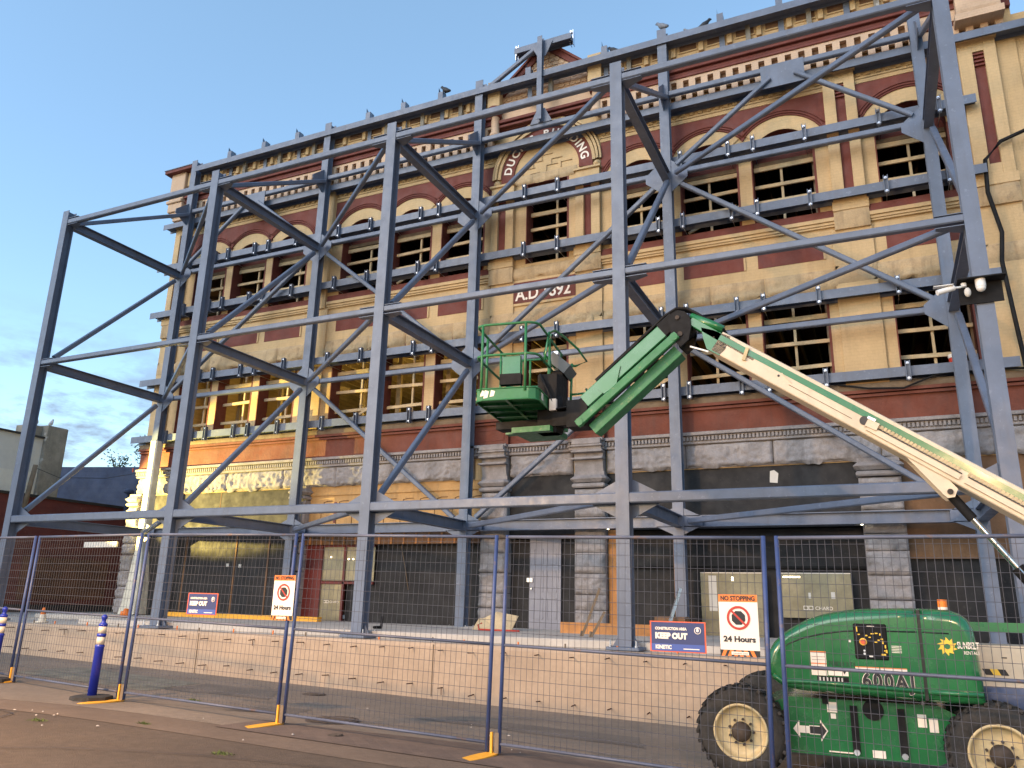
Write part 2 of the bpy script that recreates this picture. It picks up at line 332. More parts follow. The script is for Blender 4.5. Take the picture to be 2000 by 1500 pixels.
patch('dark_paving_patch',[(15.2,-3.3),(18.6,-3.5),(18.2,-2.6),(16.0,-2.7)],m_patchd,.011)
patch('dark_paving_patch',[(12.9,-4.7),(13.8,-4.4),(13.6,-3.7),(12.8,-3.9)],m_patchd,.011)
# cracks, tar line and stains as thin ragged strips in the paving
def crack(pts,w,m,name='paving_joint'):
    b=MB(); vs=[];fs=[]; P=[]
    for (a,c) in zip(pts[:-1],pts[1:]):
        for k in range(6): t=k/6; P.append((a[0]+(c[0]-a[0])*t+random.uniform(-.02,.02),a[1]+(c[1]-a[1])*t+random.uniform(-.02,.02)))
    P.append(pts[-1])
    for i,p in enumerate(P):
        q=P[min(i+1,len(P)-1)]; o=P[max(i-1,0)]; dx,dy=q[0]-o[0],q[1]-o[1]; l=math.hypot(dx,dy) or 1; ww=w*random.uniform(.4,1)
        for sgn in (-1,1): x,y=p[0]-dy/l*ww*sgn/2,p[1]+dx/l*ww*sgn/2; vs.append((x,y,gz(x,y)+.016))
    for i in range(len(P)-1): fs.append((2*i,2*i+2,2*i+3,2*i+1))
    b.add(vs,fs,m); return b
b=MB()
for pts,w in [([(9.2,-7.2),(10.2,-6.6),(11.6,-6.9),(12.4,-8.2)],.02),([(12.2,-3.6),(13.3,-3.2),(13.9,-2.4)],.025),([(10,-4.7),(9.6,-4.1),(10.2,-3.3),(10.6,-3.0)],.03),([(8.2,-4.2),(8.9,-3.6),(9.5,-3.3)],.03),([(11.5,-5.0),(13,-4.6),(15,-4.2),(17,-4.2),(19,-4.4)],.018),([(13,-9),(14,-8),(15.2,-7.4),(16.8,-7.0),(17.2,-6.4)],.018),([(10.5,-8.6),(11.8,-9.6),(14,-10.4)],.016),([(15,-3),(16.2,-2.2),(18,-1.6)],.018)]:
    q=crack(pts,w,m_iron); b.add(q.v,q.f,m_ink)
struct(b.build('road_cracks'))
# manhole cover and small utility covers
def cover(x,y,rad,label,n=10):
    z=gz(x,y)+.014; t=thing('manhole_cover',label,'manhole cover',(x,y,z))
    b=MB(); b.cyl((x,y,z-.01),(x,y,z+.006),rad,m_iron,28); b.build('frame_ring',t)
    b=MB()
    for k in range(n): 
        rr=rad*.85; yy=-rr+2*rr*(k+.5)/n; hx=math.sqrt(max(0,rr*rr-yy*yy)); b.box(x-hx,x+hx,y+yy-rad/n*.45,y+yy+rad/n*.45,z+.007,z+.014,m_iron)
    b.build('ribbed_lid',t)
cover(14.52,-4.42,.36,'large round ribbed manhole cover in the paving behind the fence')
cover(15.35,-5.45,.09,'tiny round valve cover set in the paving bricks',4)
cover(12.3,-2.0,.2,'mid sized round cover near the foot of the concrete wall, left of the ribbed one',6)
# weeds, litter
def weed(x,y,s,label):
    b=MB(); z=gz(x,y)+.005
    for k in range(60):
        a=random.uniform(0,6.28); q=random.random()**.7*s; px,py=x+math.cos(a)*q*1.6,y+math.sin(a)*q*.7; h=random.uniform(.01,.05)*(1.2-q/s); d=random.uniform(0,6.28); l=random.uniform(.02,.05)
        b.add([(px,py,z),(px+.012,py+.006,z),(px+math.cos(d)*l,py+math.sin(d)*l,z+h)],[(0,1,2)],m_moss)
    tag(b.build('weed_clump'),label,'weeds')
weed(12.25,-7.05,.11,'green weed tuft in the road beside white scraps'); weed(10.8,-7.1,.06,'small brown weed tuft left of the round bollard base'); weed(15.3,-7.2,.1,'weed patch at the bottom edge of the road'); weed(11.75,-4.2,.10,'low weed tuft behind the mesh near the cracked paving'); weed(13.2,-6.35,.07,'faint weed tuft beside the yellow fence foot')
scr=[(11.4,-6.75),(11.55,-6.62),(11.72,-6.6),(11.95,-6.85),(12.1,-6.72),(12.0,-6.6),(10.95,-7.0),(11.05,-7.1),(13.1,-6.9),(15.4,-4.6),(16.2,-3.6),(16.1,-3.4),(17.4,-4.9),(17.55,-5.0),(14.1,-3.0),(13.4,-5.6),(15.0,-5.8),(16.9,-3.9),(14.9,-6.5),(12.7,-7.3)]
b=MB()
for x,y in scr:
    z=gz(x,y)+.018; s_=random.uniform(.008,.028); a=random.uniform(0,3)
    pts=[(x+math.cos(a+k*1.57)*s_*random.uniform(.5,1.2),y+math.sin(a+k*1.57)*s_*random.uniform(.5,1.2)) for k in range(4)]
    b.add([(p[0],p[1],z+random.uniform(0,.008)) for p in pts]+[(x,y,z+.015)],[(0,1,4),(1,2,4),(2,3,4),(3,0,4)],m_conc)
o=b.build('litter_scraps'); o['kind']='stuff'; o['label']='pale scraps of litter scattered on the road'; o['category']='litter'

# retaining wall with rebar dowels, platform behind
rw=thing('retaining_wall','long low peach concrete wall with two rows of rebar stubs under the steel frame','wall',(10,-.6,gz(10,-.6)))
b=MB(); nx=120; vs=[];fs=[]
for i in range(nx+1):
    x=-13+39*i/nx; w=.012*noise.noise(Vector((x*.8,0,0)))
    for (y,z) in ((-.75,gz(x,-.75)-.1),(-.75-w,-.6),(-.75+w,-.16),(-.73,-.10),(-.42,-.10),(-.42,-1.4)): vs.append((x,y,z))
for i in range(nx):
    for k in range(5): a=i*6+k; fs.append((a,a+6,a+7,a+1))
b.add(vs,fs,m_concw); b.build('wall_body',rw)
b=MB()
for x in (8.2,13.9,20.0): b.box(x,x+.012,-.762,-.752,-1.0,-.12,m_woodold)
b.build('wall_joint',rw)
k=0
for row,z0 in ((0,-.21),(1,-.62)):
    for i in range(38):
        x=-.9+i*.625+row*.03; z=z0+random.uniform(-.02,.02)-(.0 if row==0 else .017*max(0,x-2)); 
        if row==1 and x>14.3: z=-.92-.02*(x-15)
        L_=random.uniform(.12,.2); b=MB(); b.tube([(x,-.74,z),(x+.0,-.78-L_,z+random.uniform(-.01,.01))],.010,m_rust,6)
        if k%9==8: b.tube([(x,-.80,z),(x+.01,-.81,z-.12)],.007,m_rust,5)
        b.build('rebar_dowel',rw); k+=1
# slab edge and step
pl=thing('concrete_platform','pale concrete slab and step that carries the steel posts and shop fronts','platform',(10,2,-.1))
b=MB(); b.box(-13,27,-.42,12,-1.2,-.125,m_conc); b.build('slab',pl)
b=MB(); b.bbox(3.05,26.5,.30,4.9,-.125,.02,m_conc,.015); b.bbox(-1.9,3.05,2.6,4.9,-.125,.0,m_conc,.015); b.build('step',pl)
for i in range(24):
    b=MB()
   
    x=2.0+i*.95+random.uniform(-.1,.1); yy_=-.2+random.uniform(-.1,.3); b.cyl((x,yy_,-.13),(x,yy_,-.04),.016,m_orange if i%3 else m_woodold,8); b.build('anchor_cap',pl)
def simple(name,label,cat,fn,group=None,kind=None):
    b=MB(); fn(b); o=b.build(name); tag(o,label,cat,group); return o

# ------------------------------------------------------------------ building
bd=thing('brick_building','old three storey yellow and oxblood painted brick building with arched windows and central gable','building',(12,9,0))
Y=5.0; T=.45
WX=[(.10,1.52),(1.87,3.30),(3.64,5.07),(6.52,7.99),(8.42,9.82),(10.21,11.62),(13.02,14.27),(15.66,17.10),(17.49,18.95),(19.33,20.80),(22.22,23.74)]
XL,XR=-1.12,25.35
UZ0,UZS=9.9,11.70; LZ0,LZ1=5.45,7.95
def cell_edges():
    e=[XL]
    for a,b_ in zip(WX[:-1],WX[1:]): e.append((a[1]+b_[0])/2)
    e.append(XR); return e
CE=cell_edges()
def arcpts(cx,r_,zs,n=20): return [(cx+r_*math.cos(math.pi-math.pi*k/n),zs+r_*math.sin(math.pi-math.pi*k/n)) for k in range(n+1)]
w=MB()
ZT=15.25
for i,(a,b_) in enumerate(WX):
    l,r_=CE[i],CE[i+1]
    for (x0,x1) in ((l,a),(b_,r_)):
        w.box(x0,x1,Y,Y+T,LZ0,LZ1,m_yel); 
    w.box(l,r_,Y,Y+T,LZ1,UZ0,m_yel)
    if i==6:
        for (x0,x1) in ((l,a),(b_,r_)): w.box(x0,x1,Y,Y+T,UZ0,12.42,m_yel)
        w.box(l,r_,Y,Y+T,12.42,ZT,m_yel)
    else:
        for (x0,x1) in ((l,a),(b_,r_)): w.box(x0,x1,Y,Y+T,UZ0,UZS,m_yel)
        cx,rr=(a+b_)/2,(b_-a)/2; arc=arcpts(cx,rr,UZS)
        for y in (Y,Y+T):
            vs=[];fs=[]
            for (x,z) in arc: vs.append((x,y,z)); vs.append((x,y,13.1))
            for k in range(len(arc)-1): fs.append((2*k,2*k+2,2*k+3,2*k+1))
            w.add(vs,fs,m_yel)
        w.box(l,a,Y,Y+T,UZS,13.1,m_yel); w.box(b_,r_,Y,Y+T,UZS,13.1,m_yel); w.box(l,r_,Y,Y+T,13.1,ZT,m_yel)
w.box(XL,XR,Y,Y+T,3.8,LZ0,m_yel)
w.box(XL-.02,XR,Y-.12,Y+T,14.35,14.93,m_red)
w.build('front_wall',bd)
# side walls, roof, floors and back wall: an empty shell seen dark through the openings
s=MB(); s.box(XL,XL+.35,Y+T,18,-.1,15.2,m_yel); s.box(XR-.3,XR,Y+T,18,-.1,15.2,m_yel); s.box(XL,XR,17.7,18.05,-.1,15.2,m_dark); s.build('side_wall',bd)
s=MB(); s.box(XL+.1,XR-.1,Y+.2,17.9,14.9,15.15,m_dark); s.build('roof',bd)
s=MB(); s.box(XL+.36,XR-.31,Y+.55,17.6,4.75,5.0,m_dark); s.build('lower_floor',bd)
s=MB(); s.box(XL+.36,XR-.31,Y+.55,17.6,9.0,9.3,m_plyb)
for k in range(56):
    x=XL+.6+k*.46; s.box(x,x+.05,Y+.6,17.5,8.72,8.995,m_wood if x<12 else m_dark)  # joists over the right bays coloured dark, as if unlit
s.build('floor_joists',bd)
s=MB()
for k in range(40):
    x=XL+.7+k*.65; s.box(x,x+.05,Y+.6,17.5,14.5,14.88,m_woodold)
s.build('roof_joists',bd)
# reveals painted oxblood, one lining per window, with its temporary lumber
for row in (0,1):
    for i,(a,b_) in enumerate(WX):
        if row==0: z0,z1=LZ0,LZ1
        else: z0,z1=UZ0,(12.42 if i==6 else UZS)
        wd=MB(); y0,y1=Y-.004,Y+T+.004
        wd.box(a-.02,a+.006,y0,y1,z0,z1,m_red); wd.box(b_-.006,b_+.05,y0,y1,z0,z1,m_red)
        if row==0 or i==6: wd.box(a-.02,b_+.05,y0,y1-.002,z1-.012,z1+.06,m_red)
        else:
            cx,rr=(a+b_)/2,(b_-a)/2-.004
            arc=arcpts(cx,rr,z1); vs=[];fs=[]
            for (x,z) in arc: vs.append((x,y0,z)); vs.append((x,y1,z))
            for k in range(len(arc)-1): fs.append((2*k,2*k+1,2*k+3,2*k+2))
            wd.add(vs,fs,m_red)
            # recessed timber tympanum behind the arch
            wd.ext(arc,Y+.33,Y+.37,m_red)
        wob=wd.build('window',bd)
        lb=MB(); yf=Y+.30; jit=lambda q:random.uniform(-q,q)
        zs=[z0+.06]+([10.62,11.08,11.56] if row else [6.15,6.78,7.38])
        for k,z in enumerate(zs):
            hh=.15 if k==0 else (.12 if k==len(zs)-1 else .09); t1,t2=jit(.015),jit(.03)
            lb.bar((a+.01,yf+jit(.01),z+t1),(b_-.01,yf,z+t2),.05,hh,m_wood if (k+i)%4 else m_wood)
        vx=a+(b_-a)*(.62 if i<7 else .45)+jit(.04)
        lb.bar((vx,yf+.07,z0+.02),(vx+jit(.02),yf+.07,(z1 if row==0 else z1+.2)-.05),.06,.06,m_wood,up=(0,1,0))
        lb.box(b_-.06,b_-.01,yf+.1,yf+.14,z0,z1,m_woodold)
        if (i*3+row)%4==1: lb.bar((a+.1,yf-.05,z0+.2),(b_-.1,yf-.05,z0+.75),.04,.07,m_wood)
        lb.box(a+.03,b_-.03,yf+.16,yf+.2,z0+.1,z0+.2,m_woodold)
        lb.build('timber_bracing',wob)
        if row==1 and i!=6: 
            tp=MB(); tp.box(a+.02,b_-.02,yf-.02,yf+.06,z1-.06,z1+.05,m_woodold); tp.build('head_timber',wob)
# oxblood field over arches, archivolt rings and label mouldings
for i,(a,b_) in enumerate(WX):
    if i==6: continue
    cx=(a+b_)/2; ro=(b_-a)/2+.37
    def edge(side):
        j=i+side
        if j<0 or j>=len(WX) or j==6 or i==6 or (i,j) in ((2,3),(3,2),(9,10),(10,9)): return cx+side*ro
        return (cx+(WX[j][0]+WX[j][1])/2)/2
    l,r_=edge(-1),edge(1); fd=MB(); n=26; A=[]
    for k in range(n+1):
        x=l+(r_-l)*k/n; dx=abs(x-cx); z=UZS+math.sqrt(max(0,ro*ro-dx*dx)); A.append((x,z))
    for k in range(n): fd.add([(A[k][0],Y-.035,A[k][1]),(A[k+1][0],Y-.035,A[k+1][1]),(A[k+1][0],Y-.035,13.22),(A[k][0],Y-.035,13.22)],[(0,1,2,3)],m_red)
    fd.add([(A[k][0],yy,A[k][1]) for k in range(n+1) for yy in (Y-.035,Y)],[(2*k,2*k+1,2*k+3,2*k+2) for k in range(n)],m_red)
    for rr,rad in ((ro+.02,.022),(ro+.085,.028),(ro+.15,.02)):
        P=[(x,Y-.045,z) for x,z in arcpts(cx,rr,UZS,28) if l-.02<=x<=r_+.02]
        fd.tube(P,rad,m_red,6)
    fd.build('arch_field',bd)
    ar=MB(); ri=(b_-a)/2; n=22; o_,q_=arcpts(cx,ro-.0,UZS,n),arcpts(cx,ri,UZS,n); vs=[];fs=[]
    for k in range(n+1):
        vs+= [(q_[k][0],Y-.028,q_[k][1]),(o_[k][0],Y-.028,o_[k][1]),(q_[k][0],Y,q_[k][1])]
    ok=[k for k in range(n) if l<=o_[k][0]<=r_ and l<=o_[k+1][0]<=r_]
    for k in range(n):
        if k in ok: fs.append((3*k,3*k+3,3*k+4,3*k+1))
        fs.append((3*k+2,3*k+5,3*k+3,3*k))
    ar.add(vs,fs,m_yel); ar.build('archivolt',bd)
# pilasters with recessed red strips
def pilaster(x0,xa,xb,x1,za,zb,red=True,name='pilaster'):
    p=MB(); yy=Y-.14; zr=min(13.3,zb-.25)
    p.bbox(x0,xa,yy,Y,za,zb,m_yel,.008); p.bbox(xb,x1,yy,Y,za,zb,m_yel,.008)
    p.box(xa,xb,Y-.04,Y-.002,10.35,zr,m_red); p.box(xa,xb,yy+.002,Y-.001,za,10.35,m_yel); p.box(xa,xb,yy+.002,Y-.001,zr,zb,m_yel)
    for k in range(4): p.box(xa,xb,Y-.10,Y-.041,zr-.06-.1*k,zr-.02-.1*k,m_red)
    p.box(x0-.04,x1+.04,Y-.2,Y,zb,zb+(.25 if zb>13 else .06),m_yel); p.box(x0-.03,x1+.03,Y-.18,Y,za-.08,za+.16,m_yel)
    p.rock(x0-.02,x1+.02,9.35,9.86,Y-.142,.06,m_yelrock,.14,seed=x0)
    return p.build(name,bd)
for q in ((-1.05,-.80,-.58,-.33),(11.93,12.15,12.40,12.65),(14.56,14.80,15.02,15.27),(21.16,21.43,21.65,21.90),(24.15,24.45,24.68,24.93)): pilaster(*q,9.9,13.6 if not 11<q[0]<15 else 12.42)
p=MB(); p.bbox(5.60,6.10,Y-.14,Y,9.5,13.7,m_yel,.01); p.bbox(5.52,6.18,Y-.08,Y-.001,5.5,9.5,m_yel,.01); p.build('pilaster',bd)
for (x0,x1) in ((-1.08,-.3),(21.05,21.95),(24.1,24.95),(11.95,12.68),(14.55,15.3)):
    p=MB(); p.bbox(x0,x1,Y-.07,Y-.001,5.5,9.4,m_yel,.012); p.rock(x0,x1,8.0,8.45,Y-.07,.07,m_yelrock,.05,seed=x0*2); p.build('lower_pilaster',bd)
# entrance tower: pieces of rough stone, date panel, name arch
for a_ in ((12.4,14.85,9.42,9.80,Y-.02,.09,33),(12.2,15.1,7.75,8.5,Y-.01,.10,37),(12.66,14.56,12.42,12.72,Y-.01,.06,38)):
    t=MB(); t.rock(*a_[:6],m_yelrock,.02,seed=a_[6],low=.5,cell=.06); t.build('rough_stone_band',bd)
d=MB(); d.box(12.55,14.62,Y-.05,Y-.003,8.64,9.40,m_yel); d.box(12.62,14.54,Y-.060,Y-.052,8.71,9.33,m_red)
pn=d.build('date_panel',bd)
tx=MB(); tx.text('A.D.1892',.50,(13.58,Y-.063,8.79),(1,0,0),(0,0,1),m_offw,.004,width=1.66,bold=.009); 
for z in (.02,): tx.text('A.D.1892',.50,(13.58,Y-.063,8.79),(1,0,0),(0,0,1),m_offw,.014,width=1.66,bold=.009)
tx.build('date_lettering',pn)
cx,cz=13.62,12.72
def ring(b,r0,r1,y,m,a0=0,a1=180,n=48,cz=cz):
    vs=[];fs=[]
    for k in range(n+1):
        a=R(a0+(a1-a0)*k/n)
        for rr in (r0,r1): vs.append((cx+rr*math.cos(a),y,cz+rr*math.sin(a)))
        for rr in (r0,r1): vs.append((cx+rr*math.cos(a),Y-.002,cz+rr*math.sin(a)))
    for k in range(n):
        a=4*k; fs+=[(a,a+1,a+5,a+4),(a+1,a+3,a+7,a+5),(a+2,a,a+4,a+6)]
    b.add(vs,fs,m)
a=MB(); ring(a,1.02,1.43,Y-.05,m_red,-6,186); ring(a,1.43,1.52,Y-.10,m_yel,0,180); ring(a,1.55,1.62,Y-.14,m_yel,0,180); ring(a,1.65,1.70,Y-.11,m_yel,0,180)
for sx in (-1,1): a.lathe((cx+sx*1.56,Y,cz-.12),(0,-1,0),[(0,.11),(.06,.11),(.10,.06),(.14,.03)],m_yel,14)
ao=a.build('name_arch',bd)
tx=MB(); word="DUCK'S BUILDING"; n=len(word); wd_={'I':.45,"'":.3,' ':.65}; ws=[wd_.get(ch,1) for ch in word]; tot=sum(ws); acc=0
for ch,wc in zip(word,ws):
    ang=R(176-172*(acc+wc/2)/tot); acc+=wc
    if ch==' ': continue
    o=Vector((cx+1.10*math.cos(ang),Y-.055,cz+1.10*math.sin(ang))); up=Vector((math.cos(ang),0,math.sin(ang))); xd=Vector((math.sin(ang),0,-math.cos(ang)))
    tx.text(ch,.34,o,xd,up,m_offw,.012,bold=.010)
tx.build('arch_lettering',ao)
st=MB()   # stepped brick pattern inside the arch
for k,(x0,x1,z) in enumerate([(-.75,-.35,.08),(-.42,-.1,.26),(-.15,.2,.44),(.15,.5,.26),(.45,.8,.10),(-.5,-.2,-.1),(.0,.35,.08),(-.15,.12,.62)]): st.box(cx+x0,cx+x1,Y-.03,Y-.002,cz+.10+z,cz+.115+z,m_yelrock); st.box(cx+x0,cx+x0+.014,Y-.03,Y-.002,cz-.07+z,cz+.10+z,m_yelrock)
st.build('stepped_brickwork',bd)
# strings, sills, spandrel panels, rough lintel bands per bay
BAY=[(-.33,5.5),(6.15,11.93),(15.27,21.16),(21.9,24.15)]
for (x0,x1) in BAY:
    q=MB(); q.box(x0,x1,Y-.10,Y-.002,9.70,9.895,m_red); q.box(x0,x1,Y-.14,Y-.102+.1,9.60,9.695,m_yel); q.box(x0,x1,Y-.10,Y-.003,9.53,9.595,m_yel); q.box(x0,x1,Y-.07,Y-.004,9.48,9.525,m_yel); q.build('sill_course',bd)
    q=MB(); x=x0; sd_=int(x0*10)
    while x<x1-.1:
        L_=min(random.uniform(1.1,1.9),x1-x); 
        if x1-x-L_<.5: L_=x1-x
        q.rock(x,x+L_-.012,7.90,8.42,Y-.003,.085,m_yelrock,.002,seed=sd_,low=.9,cell=.065,side=False); x+=L_; sd_+=7
    q.build('rough_lintel_band',bd)
    q=MB(); q.box(x0,x1,Y-.03,Y-.003,13.24,13.34,m_yel); q.box(x0,x1,Y-.05,Y-.003,13.35,13.40,m_yel)
    n=int((x1-x0)/.22)
    for k in range(n): xx=x0+.05+k*(x1-x0)/n; q.box(xx,xx+.11,Y-.035,Y-.003,13.44,13.52,m_yel)
    q.box(x0,x1,Y-.05,Y-.002,13.53,13.78,m_yel); q.build('small_dentil_course',bd)
for i,(a,b_) in enumerate(WX):
    if i==6: continue
    q=MB(); q.box(a-.01,b_+.03,Y-.012,Y-.004,8.70,9.08,m_red); q.box(a-.06,b_+.08,Y-.03,Y-.004,9.08,9.13,m_yel); q.box(b_+.03,b_+.08,Y-.03,Y-.005,8.70,9.08,m_yel); q.build('spandrel_panel',bd)
# main cornice
q=MB(); q.box(XL-.05,XR,Y-.10,Y,13.78,13.85,m_yel)
n=int((XR-XL)/.30)
for k in range(n):
    x=XL+k*.30
    if 11.9<x<15.2: continue
    q.box(x,x+.16,Y-.22,Y-.09,13.84,14.0,m_pink)
q.build('dentil_blocks',bd)
for x0,x1 in ((XL-.12,11.95),(15.25,XR-.25)):
    q=MB(); q.box(x0,x1,Y-.20,Y-.11,14.0,14.09,m_pink); 
    n=int((x1-x0)/.325)
    q.box(x0,x1,Y-.29,Y-.12,14.38,14.46,m_pink); q.box(x0,x1,Y-.24,Y-.12,14.10,14.16,m_redband)
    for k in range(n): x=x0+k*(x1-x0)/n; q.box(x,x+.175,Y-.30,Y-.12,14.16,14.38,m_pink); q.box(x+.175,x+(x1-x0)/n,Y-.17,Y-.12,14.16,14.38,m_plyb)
    q.build('dentil_frieze',bd)
    q=MB()
    for z0,z1,dp in ((14.46,14.54,.33),(14.545,14.64,.31),(14.645,14.72,.40),(14.725,14.83,.38),(14.835,14.93,.48)): q.bbox(x0-.05,x1,Y-dp,Y,z0,z1,m_red,.012)
    q.build('cornice_moulding',bd)
    q=MB(); q.box(x0-.02,x1,Y-.28,Y+.3,14.935,15.60,m_yel); 
    n=int((x1-x0)/.74)
    for k in range(n):
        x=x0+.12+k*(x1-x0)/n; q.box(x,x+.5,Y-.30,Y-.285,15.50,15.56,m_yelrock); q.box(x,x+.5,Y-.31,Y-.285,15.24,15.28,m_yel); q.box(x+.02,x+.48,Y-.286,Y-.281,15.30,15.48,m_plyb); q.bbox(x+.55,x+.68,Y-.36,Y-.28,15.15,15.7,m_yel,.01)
    q.bbox(x0-.02,x1,Y-.20,Y+.35,15.60,15.66,m_red,.01); q.build('parapet',bd)
# left end corbel and coping of parapet
q=MB(); 
for z0,z1,dp in ((13.85,14.0,.05),(14.0,14.16,.14),(14.16,14.5,.2),(14.5,14.62,.26),(14.62,15.82,.2)): q.bbox(XL-dp,XL+.5,Y-.25-dp,Y+.3,z0,z1,m_pink,.02)
q.bbox(XL-.4,.0,Y-.62,Y+.35,15.70,15.82,m_red,.01); q.box(XL-.42,.0,Y-.64,Y+.35,15.822,15.85,m_steel)
q.build('corner_corbel',bd)
q=MB(); q.rock(24.2,25.1,14.15,14.95,Y-.5,.05,m_pink,.4,seed=71,cell=.05); q.box(24.15,25.15,Y-.58,Y-.1,14.95,15.1,m_pink); q.box(24.15,25.15,Y-.56,Y-.1,13.95,14.12,m_pink); q.build('carved_end_block',bd)
# gable
g=MB(); cxg=13.66
g.ext([(12.15,15.2),(15.17,15.2),(15.17,15.45),(cxg,16.78),(12.15,15.45)],Y-.16,Y+.3,m_pink)
for k in range(12):
    z=15.28+k*.14; half=min(1.45,(16.68-z)*1.05)
    if half>.1:
        n=max(1,int(half*2/.17))
        for j in range(n): x=cxg-half+j*2*half/n; g.box(x,x+2*half/n-.03,Y-.165-random.uniform(.01,.04),Y-.161,z,z+.11,m_pink)
g.build('gable',bd)
g=MB()
for sx in (-1,1):
    g.bar((cxg+sx*1.60,Y-.06,15.42),(cxg,Y-.06,16.86),.34,.22,m_red,up=(0,0,1)); g.bar((cxg+sx*1.70,Y-.08,15.45),(cxg,Y-.08,16.98),.42,.07,m_red)
g.build('gable_coping',bd)
g=MB(); g.box(12.15,15.17,Y-.14,Y-.001,14.55,15.2,m_pink); g.bbox(12.1,15.2,Y-.25,Y-.001,14.38,14.46,m_red,.01); g.bbox(12.1,15.2,Y-.3,Y-.001,14.50,14.60,m_red,.01); g.build('gable_string',bd)
for x in (12.05,15.25):
    g=MB(); g.lathe((x,Y-.28,14.0),(0,0,1),[(0,.05),(.02,.13),(.10,.17),(.14,.17),(.16,.14),(.20,.14),(.22,.125),(.72,.125),(.74,.16),(.80,.17),(.82,.15),(.90,.15),(.93,.20),(1.0,.21),(1.02,.0)],m_pink,24); 
    g.box(x-.2,x+.2,Y-.45,Y,15.02,15.9,m_yel); g.build('colonnette',bd)
    g=MB(); g.lathe((x,Y-.28,14.72),(0,0,1),[(0,.15),(.02,.19),(.08,.2),(.10,.17),(.18,.17),(.2,.22),(.29,.235),(.30,.0)],m_red,24); g.build('colonnette_capital',bd)
# lower red band, dentil moulding and rock-faced stone course
for (x0,x1,pr) in ((XL-.05,11.6,0),(11.62,12.72,.16),(12.72,14.45,.03),(14.45,15.38,.16),(15.38,XR,0)):
    q=MB(); q.box(x0,x1,Y-.12-pr,Y-.002,4.66,5.20,m_redband); q.box(x0,x1,Y-.20-pr,Y-.002,5.20,5.26,m_redband); q.box(x0,x1,Y-.25-pr,Y-.002,5.28,5.35,m_redband)
    q.rock(x0,x1,5.35,5.50,Y-.22-pr,.03,m_woodold,.22,seed=x0,cell=.08)
    if pr:
        n=1 if pr>.1 else 3; w_=(x1-x0)/n
        for k in range(n): xa=x0+k*w_+.12; q.box(xa,xa+w_-.24,Y-.135-pr,Y-.121-pr,4.78,4.80,m_red); q.box(xa,xa+w_-.24,Y-.135-pr,Y-.121-pr,5.06,5.08,m_red); q.box(xa,xa+.02,Y-.135-pr,Y-.121-pr,4.80,5.06,m_red); q.box(xa+w_-.26,xa+w_-.24,Y-.135-pr,Y-.121-pr,4.80,5.06,m_red)
    q.build('red_fascia',bd)
    q=MB(); q.bbox(x0,x1,Y-.26-pr,Y-.001,4.58,4.66,m_rail,.01); q.box(x0,x1,Y-.14-pr,Y-.001,4.38,4.58,m_rail)
    n=int((x1-x0)/.085)
    for k in range(n): x=x0+k*(x1-x0)/n; q.box(x,x+.05,Y-.20-pr,Y-.14-pr,4.46,4.56,m_rail)
    q.box(x0,x1,Y-.17-pr,Y-.14-pr+.001,4.39,4.43,m_rail)
    q.build('carved_moulding',bd)
for (x0,x1) in ((XL+.02,11.62),(12.72,14.48),(15.38,XR)):
    q=MB(); x=x0; sd_=int(x0*7)
    while x<x1-.1:
        L_=min(random.uniform(1.6,2.4),x1-x)
        if x1-x-L_<.7: L_=x1-x
        q.rock(x,x+L_-.012,3.82,4.38,Y-.06,.125,m_stone,.3,seed=sd_,cell=.04,low=.25); x+=L_; sd_+=5
    q.build('rock_faced_course',bd)
# shopfront piers
def pier(x0,x1,bracket=False):
    cx_=(x0+x1)/2; q=MB(); z=0.0; k=0
    while z<3.40:
        h=.50 if k%3!=1 else .36; h=min(h,3.42-z); q.rock(x0,x1,z,z+h-.012,Y-.20,.15,m_stone,.6,seed=x0*3+k,cell=.045); 
        z+=h; k+=1
    po=q.build('stone_pier',bd)
    q=MB(); q.bbox(x0-.04,x1+.04,Y-.34,Y+.2,3.43,3.54,m_rail,.03); q.bbox(x0-.08,x1+.08,Y-.40,Y+.2,3.56,3.74,m_rail,.08); q.box(x0,x1,Y-.24,Y+.2,3.74,3.83,m_rail)
    if bracket:
        q.ext([(Y-.24,3.83),(Y-.30,4.1),(Y-.28,4.28),(Y-.40,4.34),(Y-.42,4.46),(Y-.50,4.50),(Y-.50,4.62),(Y,4.62),(Y,3.83)],x0+.02,x1-.02,m_rail,'yz')
        for zz in (4.12,4.3,4.44): q.bbox(x0-.02,x1+.02,Y-.46-.03*(zz>4.3),Y-.2,zz,zz+.05,m_rail,.012)
    q.build('capital',po)
for a_ in ((-1.25,-.72,False),(5.60,6.12,False),(11.95,12.70,True),(14.57,15.36,True),(21.12,21.96,False),(24.4,25.2,False)): pier(*a_)
# shop infill
SF=Y+.02
def panel(name,x0,x1,z0,z1,m,y=SF,th=.05): 
    q=MB(); q.box(x0,x1,y,y+th,z0,z1,m); return q.build(name,bd)
q=MB(); q.box(-.72,5.6,SF,SF+.05,2.62,3.82,m_black); q.box(2.55,2.57,SF-.006,SF-.001,2.62,3.82,m_plyb); q.build('black_fascia_board',bd,'black fascia board lit yellow at its left end')
q=MB(); q.box(-.72,5.6,SF+.22,SF+.27,0,2.6,m_black)
for x in (1.1,3.2,4.5): q.box(x,x+.05,SF+.2,SF+.219,0.1,2.5,m_plyb)
q.box(2.9,3.0,SF+.2,SF+.218,1.5,1.6,m_whitewall); q.box(3.4,3.5,SF+.2,SF+.218,1.48,1.58,m_whitewall); q.build('black_hoarding',bd)
